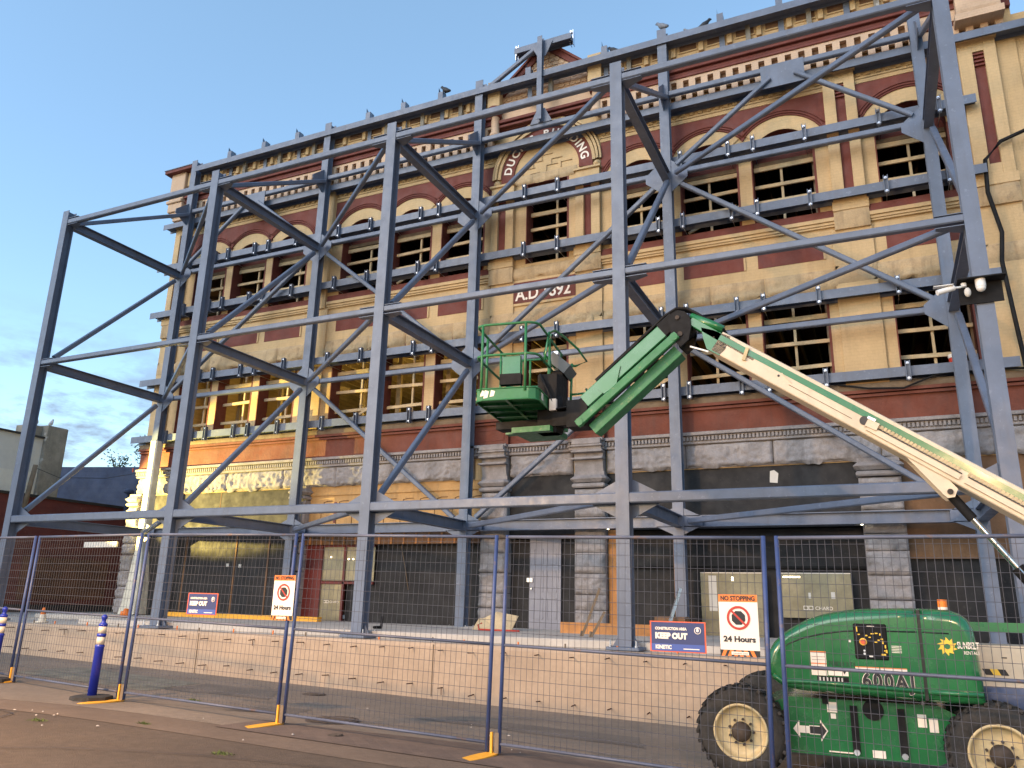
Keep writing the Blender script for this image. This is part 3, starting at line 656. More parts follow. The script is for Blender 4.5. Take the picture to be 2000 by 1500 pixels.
# bay B
q=MB(); q.box(6.12,11.95,SF,SF+.06,2.60,3.82,m_ochre)
for k in range(10):
    x=6.45+k*.55; 
    if k in (1,3): q.box(x,x+.09,SF-.012,SF-.001,2.75,3.35,m_redframe)
    q.tube([(x+.1,SF-.008,2.7),(x+.1,SF-.008,3.15),(x+.18,SF-.008,3.2),(x+.18,SF-.008,3.35),(x+.30,SF-.008,3.38),(x+.5,SF-.008,3.38)],.009,m_plyb,5)
q.box(6.12,11.95,SF-.04,SF-.001,3.55,3.62,m_ochre); q.box(6.12,11.95,SF-.015,SF-.001,2.62,2.68,m_plyb)
q.build('orange_fascia',bd,'orange painted timber fascia with scroll mouldings')
q=MB(); q.box(6.12,11.95,SF-.1,SF+.2,2.12,2.6,m_plyb); 
for k in range(14): q.box(6.3+k*.4,6.36+k*.4,SF-.13,SF-.101,2.12,2.55,m_plyo)
q.build('timber_lintel',bd)
q=MB(); q.box(6.12,6.72,SF+.0,SF+.14,0,2.12,m_redframe); q.box(6.72,8.5,SF+.06,SF+.08,1.12,2.06,m_glass); q.box(6.72,7.46,SF+.06,SF+.08,0.02,1.02,m_glass)
q.box(6.72,8.5,SF+.02,SF+.1,1.03,1.10,m_redframe); q.box(7.46,7.53,SF+.02,SF+.1,0,2.08,m_redframe); q.box(6.72,8.5,SF+.02,SF+.1,2.06,2.12,m_redframe)
sh=q.build('shop_window',bd)
q=MB()
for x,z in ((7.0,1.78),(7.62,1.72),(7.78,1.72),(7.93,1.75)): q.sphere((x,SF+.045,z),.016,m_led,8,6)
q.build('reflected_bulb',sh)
def chard(b,x,z,y,s):
    for dx in (0,.55):
        for (a0,b0,c0,d0) in ((0,.5,0,.07),(0,.5,.38,.45),(0,.07,.07,.38),(.43,.5,.07,.38)): b.box(x+(dx+a0)*s,x+(dx+b0)*s,y-.004,y-.001,z+c0*s,z+d0*s,m_offw)
    b.text('CHARD',.55*s,(x+1.25*s,y-.002,z+.02*s),(1,0,0),(0,0,1),m_offw,.003,align='LEFT')
q=MB(); chard(q,6.85,.50,SF+.058,.17); q.build('window_lettering',sh)
q=MB(); q.box(7.53,11.95,SF+.18,SF+.23,0,2.3,m_black); q.tube([(9.3,SF+.1,2.2),(9.5,SF+.12,1.4),(9.6,SF+.15,.9)],.012,m_woodold,5); q.build('black_hoarding',bd)
# entrance
q=MB(); q.box(12.70,14.57,SF-.05,SF,2.30,3.82,m_black); q.box(12.70,14.57,SF+.1,SF+.15,0,2.2,m_black); q.box(12.7,14.57,SF-.06,SF+.1,2.24,2.29,m_plyb); q.build('entrance_boarding',bd)
dr=MB(); dr.box(13.26,14.11,SF+.02,SF+.07,-.0,2.22,m_door)
for (xa,xb) in ((13.38,13.64),(13.74,14.0)):
    for (za,zb) in ((.25,.75),(.90,1.42),(1.58,1.95)):
        for c4 in ((xa,xb,za,za+.014),(xa,xb,zb-.014,zb),(xa,xa+.014,za,zb),(xb-.014,xb,za,zb)): dr.box(c4[0],c4[1],SF+.008,SF+.0195,c4[2],c4[3],m_door)
do=dr.build('door',bd,'grey six panel steel door')
q=MB(); q.cyl((13.33,SF+.02,.98),(13.33,SF-.04,.98),.025,m_galv,12); q.box(13.2,13.36,SF-.02,SF+.019,1.14,1.24,m_galv); q.build('handle',do)
# bay D and E
q=MB(); q.box(15.36,21.12,SF,SF+.05,2.4,3.82,m_black); q.build('black_fascia_board',bd)
q=MB(); q.box(15.36,21.12,SF+.18,SF+.23,0,2.38,m_black); q.box(15.36,21.12,SF+.1,SF+.18,1.5,1.55,m_blkm); q.build('black_hoarding',bd)
q=MB(); q.box(15.38,15.66,SF-.05,SF+.12,0,2.4,m_plyo); q.build('orange_post',bd); q=MB(); q.box(16.98,17.08,SF-.05,SF+.12,0,2.2,m_plyo); q.build('orange_post',bd)
for (xa,xb,zb) in ((17.58,19.02,-.02),(19.33,20.78,.45)):
    q=MB(); q.box(xa,xb,SF-.02,SF+.0,zb,1.40,m_glass); q.box(xa,xb,SF-.024,SF-.021,1.385,1.402,m_offw)
    so_=q.build('glass_sheet',bd,'glass sheet with the light it catches painted pale' if xa<18 else 'glass sheet painted pale as if lit, with white lettering')
    q=MB()
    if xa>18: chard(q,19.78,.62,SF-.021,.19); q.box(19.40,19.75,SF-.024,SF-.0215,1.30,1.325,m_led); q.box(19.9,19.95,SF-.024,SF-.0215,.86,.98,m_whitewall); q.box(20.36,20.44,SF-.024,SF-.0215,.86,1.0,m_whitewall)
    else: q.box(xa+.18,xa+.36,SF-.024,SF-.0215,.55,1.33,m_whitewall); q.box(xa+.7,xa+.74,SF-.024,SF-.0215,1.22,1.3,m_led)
    q.build('window_reflection' if xa<18 else 'window_lettering',so_)  # glowing strips are reflections painted onto the glass, beside the lettering
q=MB(); q.box(21.96,24.4,SF,SF+.05,1.70,3.82,m_plyb); q.build('plywood_fascia',bd)
q=MB(); q.box(21.96,24.4,SF+.1,SF+.15,0,1.70,m_black); q.build('black_hoarding',bd)
q=MB(); q.box(17.35,17.55,SF-.016,SF-.001,3.3,3.55,m_whitewall) if False else q.add([(19.25,SF-.004,3.42),(19.42,SF-.004,3.40),(19.45,SF-.004,3.62),(19.36,SF-.004,3.70),(19.27,SF-.004,3.68)],[(0,1,2,3,4)],m_whitewall); q.build('paper_scrap',bd)

# interior glow: work lamps on the second storey floor inside, at the left
def lamp(loc,power,col,label,size=.12,name='work_lamp',spot=None,aim=None,body=True):
    t=thing(name,label,'lamp',loc); x,y,z=loc
    b=MB(); b.box(x-.14,x+.14,y-.14,y-.10,z-.10,z+.10,m_blkm); b.tube([(x,y-.12,z-.1),(x,y-.12,z-.9)],.02,m_blkm,8); b.build('housing',t)
    ld=bpy.data.lights.new(name+'_light','SPOT' if spot else 'POINT'); ld.energy=power; ld.color=col; ld.shadow_soft_size=size
    lo=bpy.data.objects.new('light',ld); C.objects.link(lo); lo.parent=t; lo.location=(0,-.06,0)
    if spot: ld.spot_size=spot[0]; ld.spot_blend=spot[1]; lo.rotation_euler=(Vector(loc)-Vector(aim)).to_track_quat('Z','Y').to_euler()
    return t
lamp((3.2,7.6,5.7),130,(1,.70,.20),'work lamp glowing inside behind the lower left windows')
lamp((9.6,8.4,5.9),120,(1,.66,.16),'work lamp glowing inside behind the lower middle windows')
lamp((16.5,12.0,6.2),22,(1,.72,.2),'dim work lamp deep inside behind the green boom')
# timber shoring inside so the light finds edges
for k,(x,y) in enumerate([(.6,7.2),(1.2,8.6),(2.3,7.4),(3.0,9.5),(4.1,7.5),(4.8,9.0),(6.9,8),(7.6,7.0),(9.2,7.4),(9.9,9.5),(11.0,7.6)]):
    simple('shoring_post','pale timber shoring post inside behind lower windows','post',lambda b:(b.box(x,x+.14,y,y+.1,5.0,8.7,m_wood),b.bar((x-.6,y+.05,8.6),(x+.8,y+.05,8.2),.1,.14,m_wood)),group='timber shoring posts seen through the lower left windows')
simple('stacked_planks','bright stack of yellow planks inside the lower window right of the second front post','planks',lambda b:[b.bar((9.2,6.6+.1*k,6.35+.05*k),(11.7,7.4+.1*k,6.15+.05*k),.2,.045,m_wood) for k in range(5)])
simple('cooler_jug','red and white drinks cooler on the lower right window sill','cooler',lambda b:(b.cyl((23.3,Y+.24,5.72),(23.3,Y+.24,6.02),.13,m_bucket,18),b.cyl((23.3,Y+.24,6.02),(23.3,Y+.24,6.1),.14,m_white,18)))

# ------------------------------------------------------------------ steel bracing frame
sf=thing('steel_bracing_frame','tall blue grey steel frame of posts, beams and diagonals holding up the facade','steel frame',(12,2,-.1))
XS=[0,6,11.649,17.258,23.302]; D=4.35; Z1,Z2,Z3=2.515,6.93,11.385; CW=.25; SB=-.11
def part(nm,fn,parent=sf,label=None):
    b=MB(); fn(b); return b.build(nm,parent,label)
for i,x in enumerate(XS):
    for back in (0,1):
        y0=D*back; zt=15.80+.12 if back else 11.75
        if back and i==4: zt=14.4
        def col(b): b.ibar((x,y0+.125,SB+.06),(x,y0+.125,zt),CW,CW,m_steel,up=(0,1,0),tf=.02,tw=.03)
        co=part('column',col)
        def bp_(b):
            b.bbox(x-.30,x+.30,y0-.14,y0+.40,SB,SB+.055,m_steel2,.01)
            for sx in (-.23,.23):
                for sy in (-.08,.33): b.cyl((x+sx,y0+sy,SB+.05),(x+sx,y0+sy,SB+.17),.014,m_galv,8); b.cyl((x+sx,y0+sy,SB+.055),(x+sx,y0+sy,SB+.085),.028,m_galv,6)
            for sx in (-1,1): b.add([(x+sx*.125,y0+.12,SB+.06),(x+sx*.25,y0+.12,SB+.06),(x+sx*.125,y0+.12,SB+.26),(x+sx*.125,y0+.135,SB+.06),(x+sx*.25,y0+.135,SB+.06),(x+sx*.125,y0+.135,SB+.26)],[(0,1,2),(3,5,4),(1,4,5,2)],m_steel2)
        part('base_plate',bp_,co)
# front girts between posts, butting the flanges
for i in range(4):
    xa,xb=XS[i]+.127,XS[i+1]-.127
    part('front_beam',lambda b:b.tubebar((xa,.10,Z1),(xb,.10,Z1),.18,.19,m_steel))
    part('front_girt',lambda b:b.tubebar((xa,.09,Z2+.02),(xb,.09,Z2+.02),.15,.135,m_steel))
    part('front_girt',lambda b:b.tubebar((xa,.09,Z3),(xb,.09,Z3),.15,.155,m_steel))
    part('back_beam',lambda b:b.ibar((xa,D+.12,Z1),(xb,D+.12,Z1),.20,.26,m_steel))
    part('back_girt',lambda b:b.tubebar((xa,D+.12,Z2),(xb,D+.12,Z2),.14,.14,m_steel))
    part('back_girt',lambda b:b.tubebar((xa,D+.12,11.5),(xb,D+.12,11.5),.14,.14,m_steel))
    part('back_girt',lambda b:b.tubebar((xa,D+.12,13.88),(xb,D+.12,13.88),.14,.15,m_steel))
# cross beams front to back (I sections), gussets
def gus(b,x,y,z,sx,s1=.62,s2=.34,flat=True):
    # horizontal gusset plate at a node
    b.add([(x,y,z-.006),(x+sx*s1,y,z-.006),(x+sx*s1,y+.12,z-.006),(x+sx*.05,y+s2,z-.006),(x,y+s2,z-.006),(x,y,z+.006),(x+sx*s1,y,z+.006),(x+sx*s1,y+.12,z+.006),(x+sx*.05,y+s2,z+.006),(x,y+s2,z+.006)],[(0,1,2,3,4),(9,8,7,6,5),(0,5,6,1),(1,6,7,2),(2,7,8,3),(3,8,9,4)],m_steel)
def vgus(b,x,y,z,sx,w_=.5,h=.34):
    b.add([(x,y,z-h),(x+sx*w_,y,z-.10),(x+sx*w_,y,z+.10),(x,y,z+h),(x,y+.014,z-h),(x+sx*w_,y+.014,z-.10),(x+sx*w_,y+.014,z+.10),(x,y+.014,z+h)],[(0,1,2,3),(7,6,5,4),(0,4,5,1),(1,5,6,2),(2,6,7,3)],m_steel)
for i,x in enumerate(XS):
    for z,d_ in ((Z1,.26),(Z2,.25),(Z3,.25)):
        part('cross_beam',lambda b:b.ibar((x,.252,z),(x,D-.002,z),.20,d_,m_steel))
        for sx in (-1,1):
            if (i==0 and sx<0) or (i==4 and sx>0): continue
            if z==Z1: part('gusset_plate',lambda b:vgus(b,x+sx*.127,.215,z,sx,.5,.36))
            else: part('gusset_plate',lambda b:gus(b,x+sx*.127,.02,z+.11,sx,.42,.3)); part('gusset_plate',lambda b:gus(b,x+sx*.127,.02,z-.11,sx,.42,.3))
            part('gusset_plate',lambda b:vgus(b,x+sx*.127,D+.02,z,sx,.42,.46 if z>Z1 else .3))
# plan braces
for z in (Z1,Z2,Z3):
    for i in range(4):
        part('plan_brace',lambda b:b.tubebar((XS[i+1]-.30,.28,z-.01),(XS[i]+.28,D-.1,z-.01),.11,.125,m_steel))
# side plane diagonals
for i,x in enumerate(XS):
    for za,zb in ((Z1,Z2),(Z2,Z3)):
        if i==3 and za==Z1: continue
        xx=x+.06
        part('side_brace',lambda b:b.tubebar((xx,.42,za+.28),(xx,D-.18,zb-.28),.13,.13,m_steel))
    part('raking_brace',lambda b:b.tubebar((x+.08,.30,11.42),(x+.08,D-.05,13.70),.12,.125,m_steel))
    def g2(b):
        for yy,zz in ((D-.01,13.78),): b.add([(x-.01,yy,zz+.38),(x-.01,yy-.5,zz-.05),(x-.01,yy-.5,zz-.2),(x-.01,yy,zz-.45),(x+.01,yy,zz+.38),(x+.01,yy-.5,zz-.05),(x+.01,yy-.5,zz-.2),(x+.01,yy,zz-.45)],[(0,1,2,3),(7,6,5,4),(0,4,5,1),(2,6,7,3),(1,5,6,2)],m_steel)
    part('gusset_plate',g2)
# back plane diagonals
yb=D+.10
BD=[((1,Z3),(0,Z2)),((1,Z3),(2,Z2)),((1,Z2),(2,Z1)),((3,Z3),(2,Z2)),((3,Z2),(2,Z1)),((3,Z3),(4,Z2)),((3,Z2),(4,Z1))]
for (i,za),(j,zb) in BD:
    s_=1 if j>i else -1
    part('back_brace',lambda b:b.tubebar((XS[i]+s_*.30,yb,za-.2),(XS[j]-s_*.32,yb,zb+.22),.12,.135,m_steel,up=(0,1,0)))
for i in (0,3):
    xm=(XS[i]+XS[i+1])/2; 
    part('apex_gusset',lambda b:b.box(xm-.52,xm+.52,D+.03,D+.05,13.30,13.96,m_steel))
    for j,s_ in ((i,1),(i+1,-1)): part('back_brace',lambda b:b.tubebar((XS[j]+s_*.28,yb-.1,Z3+.28),(xm-s_*.30,yb-.1,13.55),.11,.12,m_steel,up=(0,1,0)))
# walers: wide flange beams laid flat against the wall
for z,x0,x1,h in ((13.62,-1.45,26.8,.20),(11.95,-1.45,24.35,.22),(10.16,-1.45,24.35,.22),(7.66,-1.45,24.4,.22),(5.66,-1.45,24.4,.22)):
    part('waler',lambda b:b.ibar((x0,4.79,z),(x1,4.79,z),h,.34,m_steel,up=(0,1,0)))
# clamps with bolts at the window jambs
for z in (11.95,10.16,7.66,5.66):
    for i,(a,b_) in enumerate(WX):
        for xc in (a+.10,b_-.14):
          def cl(b):
            for x in (xc,):
                b.box(x-.05,x-.035,4.52,4.64,z-.22,z+.22,m_steel); b.box(x+.035,x+.05,4.52,4.64,z-.22,z+.22,m_steel); b.box(x-.05,x+.05,4.595,4.612,z-.22,z+.22,m_steel)
                for dz in (-.17,.17): b.cyl((x,4.60,z+dz),(x,4.535,z+dz),.018,m_galv,8); b.cyl((x,4.582,z+dz),(x,4.565,z+dz),.034,m_galv,6)
                b.tube([(x,4.6,z-.17),(x,Y+.42,z-.17)],.008,m_galv,5); b.tube([(x,4.6,z+.17),(x,Y+.42,z+.17)],.008,m_galv,5)
          part('bolted_clamp',cl)
# parapet beam, its brackets and the gable head frame
part('parapet_beam',lambda b:b.ibar((.13,4.46,15.52),(26.0,4.46,15.52),.20,.33,m_steel,up=(0,1,0)))
for x in [1.5,3.08,4.56,7.47,8.83,10.2,13.2,15.57,18.82,20.33,21.9]:
    def br(b):
        b.box(x-.07,x+.07,4.66,4.67,14.9,16.05,m_steel); 
        for s_ in (-.07,.058): b.box(x+s_,x+s_+.012,4.52,4.74,15.65,16.05,m_steel)
        b.add([(x-.07,4.50,16.05),(x-.07,4.50,16.20),(x-.07,4.74,16.05)],[(0,1,2)],m_steel); b.box(x-.055,x+.055,4.53,4.655,15.95,15.97,m_galv); b.box(x-.085,x+.085,4.49,4.505,15.64,16.02,m_steel)
    part('parapet_bracket',br)
    part('packing_block',lambda b:b.box(x+.62,x+.74,4.60,4.70,14.95,15.6,m_concold))
part('gable_post',lambda b:b.ibar((13.69,4.28,13.95),(13.69,4.28,16.75),.15,.16,m_steel,up=(0,1,0)))
for zc,s_ in ((14.05,1),(16.50,-1)):
    b=MB(); b.add([(13.69-.34,4.37,zc-.12*s_),(13.69+.34,4.37,zc-.12*s_),(13.69+.12,4.37,zc+.34*s_),(13.69-.12,4.37,zc+.34*s_),(13.69-.34,4.39,zc-.12*s_),(13.69+.34,4.39,zc-.12*s_),(13.69+.12,4.39,zc+.34*s_),(13.69-.12,4.39,zc+.34*s_)],[(0,1,2,3),(7,6,5,4),(0,4,5,1),(1,5,6,2),(2,6,7,3),(3,7,4,0)],m_steel)
    b.build('gable_gusset',sf)
part('gable_beam',lambda b:b.ibar((12.78,4.55,16.64),(14.6,4.55,16.64),.19,.30,m_steel,up=(0,1,0)))
part('gable_brace',lambda b:b.tubebar((11.85,4.46,15.62),(13.42,4.44,16.52),.12,.13,m_steel))
def gc(b):
    for x in (12.80,14.56): b.box(x-.05,x-.035,4.55,4.7,16.45,16.95,m_galv); b.box(x+.035,x+.05,4.55,4.7,16.45,16.95,m_galv); b.cyl((x,4.6,16.6),(x,4.5,16.6),.03,m_galv,8); b.cyl((x,4.6,16.85),(x,4.5,16.85),.03,m_galv,8)
part('bolted_clamp',gc)
# short leaning strut at far right top
part('corner_strut',lambda b:b.ibar((25.6,4.5,11.5),(25.75,4.5,15.2),.2,.2,m_steel2,up=(0,1,0)))

# film wrapped round the lower corner post and around its foot
def wrap(b):
    rings=[]
    for z,w_,dx in ((5.50,.155,0),(4.6,.15,0),(3.4,.155,.0),(2.85,.16,0),(2.3,.14,0),(1.7,.19,.03),(1.0,.26,.04),(.3,.30,.02),(.02,.33,0)):
        ring=[]
        for k in range(20):
            a=2*math.pi*k/20; rr=w_*(1+.12*noise.noise(Vector((k*.9,z*1.5,0)))*(1 if z<2.6 else .15)); q=max(abs(math.cos(a)),abs(math.sin(a))); ring.append((0+dx+rr*math.cos(a)/q,D+.125+rr*math.sin(a)/q,z))
        rings.append(ring)
    b.loft(rings,m_film,smooth=False)
simple('plastic_wrap','pale plastic sheet wrapped round the lower part of the far left inner post','plastic sheet',wrap)
simple('warning_board','pale board lying under the low beam by the left building corner','board',lambda b:b.box(-2.1,-.6,4.0,4.06,2.05,2.22,m_offw))

# security camera, bracket plate and cable on the right post
def f(b):
    b.box(22.98,23.60,-.30,-.02,5.40,5.42,m_blkm); b.box(23.58,23.60,-.30,-.02,5.25,5.75,m_blkm); b.box(22.98,23.60,-.30,-.02,5.76,5.79,m_blkm)
    b.add([(23.0,-.02,5.2),(23.6,-.02,5.2),(23.6,-.02,5.76),(23.0,-.02,5.76)],[(0,1,2,3)],m_blkm)
cmt=thing('security_camera','white bullet camera on a dark bracket plate on the right hand front post','camera',(23.2,-.02,5.5))
b=MB(); b.box(22.95,23.56,-.045,-.022,5.40,5.74,m_blkm); b.box(22.93,23.60,-.30,-.022,5.745,5.765,m_blkm); b.build('mounting_plate',cmt)
b=MB(); b.cyl((22.62,-.34,5.55),(22.87,-.26,5.63),.045,m_white,16); b.box(22.58,22.86,-.36,-.24,5.655,5.665,m_white); b.build('camera_body',cmt)
b=MB(); b.tube([(22.87,-.26,5.63),(22.95,-.22,5.64),(23.02,-.16,5.68)],.018,m_white,8); b.cyl((23.02,-.16,5.66),(23.02,-.16,5.72),.04,m_white,12); b.build('arm',cmt)
b=MB(); b.sphere((23.06,-.17,5.56),(.05,.05,.08),m_whitewall); b.build('junction_box',cmt)
b=MB(); b.cyl((23.25,-.18,5.745),(23.25,-.18,5.62),.075,m_white,16); b.sphere((23.25,-.18,5.61),.07,m_white); b.build('dome_sensor',cmt)
simple('black_cable','thick black cable looping from the right wall down behind the right hand post','cable',lambda b:b.tube([(26.2,4.8,11.0),(25.3,4.75,11.0),(24.7,4.75,10.8),(24.35,4.72,10.4),(24.3,4.70,9.6),(24.45,4.72,8.6),(24.35,4.62,7.9),(24.42,4.60,6.5),(24.5,4.62,5.2),(24.5,4.65,3.9)],.045,m_blk,8))
simple('hanging_cable','thin dark cable drooping along the red band left of the right hand posts','cable',lambda b:b.tube([(20.9,4.70,5.50),(21.5,4.68,5.36),(22.2,4.66,5.30),(22.8,4.66,5.52),(23.4,4.66,5.62),(24.6,4.68,5.5)],.022,m_blk,6))

# ------------------------------------------------------------------ boom lift
bl=thing('boom_lift','green and cream articulated boom lift parked behind the fence with its basket raised','boom lift',(21.1,-3.45,gz(21,-3.45)))
yc=-3.45
def lp(nm,fn,parent=bl,label=None):
    b=MB(); fn(b); return b.build(nm,parent,label)
def gl(b):
    z0,z1=-.80,-.25
    b.loft([[(x,y,z) for x,z in ((20.05,z0+.15),(20.35,z0),(21.75,z0),(22.0,z0+.12),(22.0,z1-.1),(21.8,z1),(20.4,z1),(20.05,z1-.12))] for y in (-4.34,-4.30,-2.6,-2.56)],m_greenh)
ch=lp('chassis',gl)
lp('axle',lambda b:(b.cyl((19.91,-4.4,-.62),(19.91,-2.5,-.62),.09,m_greenw,12),b.cyl((22.26,-4.4,-.62),(22.26,-2.5,-.62),.09,m_greenw,12),b.bar((19.95,yc,-.55),(20.3,yc,-.5),.5,.22,m_greenw),b.bar((21.9,yc,-.5),(22.25,yc,-.55),.5,.22,m_greenw)),ch)
def chdet(b):
    for x in (20.98,21.42): b.box(x,x+.07,-4.37,-4.345,-.74,-.30,m_blkm); b.cyl((x+.035,-4.40,-.74),(x+.035,-4.34,-.74),.03,m_galv,8)
    b.box(20.72,20.78,-4.37,-4.345,-.30,-.2,m_blkm); b.cyl((21.2,-4.36,-.33),(21.2,-4.30,-.33),.10,m_blkm,14)
    b.box(20.75,20.98,-4.365,-4.345,-.76,-.75,m_offw)
lp('chassis_fittings',chdet,ch)
def arrow(b):
    zc,y=-.565,-4.348; 
    for s_,mm in ((-1,m_offw),(1,m_ink)):
        o=20.575; P=[(0,-.035),(.10,-.035),(.10,-.085),(.165,0),(.10,.085),(.10,.035),(0,.035)]
        if s_>0: b.add([(o+.0*s_+(x*1.12)*s_-.006,y-.000,zc+z*1.25) for x,z in P],[tuple(range(7))],m_offw)
        b.add([(o+x*s_,y-.003,zc+z) for x,z in P],[tuple(range(7))],mm)
lp('arrow_decal',arrow,ch)
for x0,x1,z0,z1 in ((20.76,20.86,-.38,-.28),(20.79,20.84,-.44,-.39),(21.60,21.68,-.46,-.34),(21.70,21.78,-.50,-.37),(21.16,21.28,-.78,-.71)): lp('label_decal',lambda b:b.box(x0,x1,-4.349,-4.345,z0,z1,m_offw),ch)
def wheel(x,y,s_):
    wz=-.61 if x<21 else -.63
    wt=lp('wheel',lambda b:b.lathe((x,y,wz),(0,s_,0),[(-.16,.25),(-.17,.30),(-.16,.40),(-.12,.445),(-.05,.455),(.05,.455),(.12,.445),(.16,.40),(.17,.30),(.155,.275)],m_tyre,36,caps=False))
    def tread(b):
        for k in range(30):
            a=2*math.pi*k/30
            for q in (-1,1):
                c_=Vector((x+math.cos(a)*.452,y+q*.075*s_,wz+math.sin(a)*.452)); t_=Vector((-math.sin(a),.0,math.cos(a))); n_=Vector((math.cos(a),0,math.sin(a)))
                b.bar(c_-Vector((0,.075,0))+t_*.03*q,c_+Vector((0,.075,0))-t_*.03*q,.035,.03,m_tyre,up=n_)
    lp('tread',tread,wt)
    lp('rim',lambda b:(b.lathe((x,y,wz),(0,s_,0),[(.150,.285),(.170,.280),(.172,.262),(.145,.250),(.11,.245),(.09,.20),(.10,.12),(.105,.05),(.105,.001)],m_rim,36,caps=False)),wt)
    def hub(b):
        b.lathe((x,y,wz),(0,s_,0),[(.10,.10),(.17,.095),(.19,.06),(.195,.001)],m_hub,18)
        for k in range(9): a=2*math.pi*k/9; b.cyl((x+math.cos(a)*.125,y+s_*.10,wz+math.sin(a)*.125),(x+math.cos(a)*.125,y+s_*.13,wz+math.sin(a)*.125),.014,m_hub,6)
    lp('hub',hub,wt)
for x in (19.91,22.27):
    wheel(x,-4.46,-1); wheel(x,-2.46,1)
# turntable and hoods
lp('turntable',lambda b:(b.cyl((21.1,yc,-.2),(21.1,yc,-.10),.55,m_blkm,28),b.box(20.4,22.15,-3.9,-3.0,-.10,.05,m_green)))
HP=[(20.20,.02),(20.20,.10),(20.23,.20),(20.29,.30),(20.38,.39),(20.50,.47),(20.64,.545),(20.80,.60),(20.98,.64),(21.15,.663),(21.35,.675),(21.55,.680),(21.685,.680)]
HB=[(21.685,-.20),(20.55,-.165),(20.36,-.14),(20.26,-.07)]
H2=[(21.715,.680),(21.85,.678),(21.98,.670),(22.07,.64),(22.13,.59),(22.17,.50),(22.185,.36),(22.20,.1),(22.205,-.20),(21.715,-.20)]
def hood(b,prof,ys,cx_,cz_,flat=None):
    rings=[]
    y0,y1=ys; s_=1 if y1>y0 else -1; Rr=.13
    for k in range(7):
        a=math.pi/2*k/6; y=y0+s_*Rr*(1-math.sin(a)); ins=.11*(1-math.cos(a))
        # ring index 0 = innermost rounding at the outer face last
        rings.append((a,y,ins))
    rings=[(y0+s_*Rr*(1-math.cos(math.pi/2*k/6)),.11*(1-math.sin(math.pi/2*k/6))) for k in range(7)]+[(y1,0)]
    out=[]
    for y,ins in rings:
        ring=[]
        for x,z in prof:
            dx,dz=x-cx_,z-cz_; l=math.hypot(dx,dz); kk=max(0,(l-ins)/l) if l>0 else 1
            nx,nz2=cx_+dx*kk,cz_+dz*kk
            if flat is not None and abs(x-flat)<.002: nx=x
            ring.append((nx,y,nz2))
        out.append(ring)
    b.loft(out,m_greenh,smooth=False)
hl=lp('hood',lambda b:hood(b,HP+HB,(-4.64,-3.85),21.2,.15,21.685))
hr=lp('hood',lambda b:hood(b,H2,(-4.64,-3.85),21.9,.2,21.715))
for hh in (hl,hr):
    for p in hh.data.polygons: p.use_smooth=len(p.vertices)==4
lp('hood',lambda b:hood(b,HP+HB,(-2.26,-3.05),21.2,.15,21.685)); lp('hood',lambda b:hood(b,H2,(-2.26,-3.05),21.9,.2,21.715))
lp('hood_groove',lambda b:b.tube([(20.30,-4.63,.08),(20.34,-4.632,.20),(20.44,-4.635,.29),(20.6,-4.637,.36),(20.8,-4.638,.41),(21.0,-4.638,.44),(21.2,-4.638,.452),(21.67,-4.638,.455)],.008,m_ink,6),hl)
lp('hood_lip',lambda b:b.tube([(20.28,-4.63,-.02),(20.36,-4.645,-.075),(20.6,-4.65,-.07),(21.68,-4.65,-.095)],.022,m_green,8),hl)
lp('hood_lip',lambda b:b.tube([(21.72,-4.65,-.10),(22.18,-4.65,-.10)],.022,m_green,8),hr)
lp('hood_groove',lambda b:b.tube([(21.72,-4.638,.455),(21.95,-4.638,.45)],.007,m_ink,6),hr)
lp('seam_strip',lambda b:b.box(21.684,21.716,-4.628,-3.9,-.18,.668,m_ink),hl)
def cpanel(b):
    b.bbox(21.09,21.40,-4.654,-4.63,.175,.52,m_blkm,.012)
cp=lp('control_panel',cpanel,hl)
def cpd(b):
    b.cyl((21.175,-4.655,.345),(21.175,-4.68,.345),.026,m_orred,14); b.cyl((21.175,-4.655,.345),(21.175,-4.66,.345),.036,m_sun_y,14); b.cyl((21.17,-4.655,.45),(21.17,-4.67,.45),.025,m_blk,12); b.box(21.22,21.29,-4.657,-4.654,.495,.50,m_offw)
    for (x,z,w_,h) in ((21.12,.44,.01,.05),(21.13,.41,.02,.01),(21.20,.40,.02,.012),(21.23,.385,.02,.01),(21.25,.42,.03,.01),(21.29,.425,.025,.01),(21.33,.41,.012,.02),(21.34,.37,.02,.012),(21.35,.33,.012,.03),(21.37,.29,.012,.03),(21.28,.34,.025,.01),(21.31,.36,.02,.01),(21.335,.22,.04,.015),(21.375,.245,.015,.03),(21.36,.26,.02,.01)): b.box(x,x+w_,-4.657,-4.6545,z,z+h,m_sun_y)
    b.box(21.22,21.255,-4.657,-4.6545,.20,.215,m_offw); b.cyl((21.18,-4.655,.26),(21.18,-4.67,.26),.010,m_galv,8); b.cyl((21.18,-4.655,.23),(21.18,-4.67,.23),.012,m_galv,8)
lp('control_switches',cpd,cp)
XD,ZD=(1,0,0),(0,0,1)
def dec(b):
    b.text('600AJ',.19,(21.37,-4.646,-.085),XD,ZD,m_offw,.002,width=.475,bold=.012,sp=1.25)
    b.text('600AJ',.19,(21.37,-4.652,-.085),XD,ZD,m_ink,.004,width=.462,bold=.0065,sp=1.25)
lp('model_decal',dec,hl)
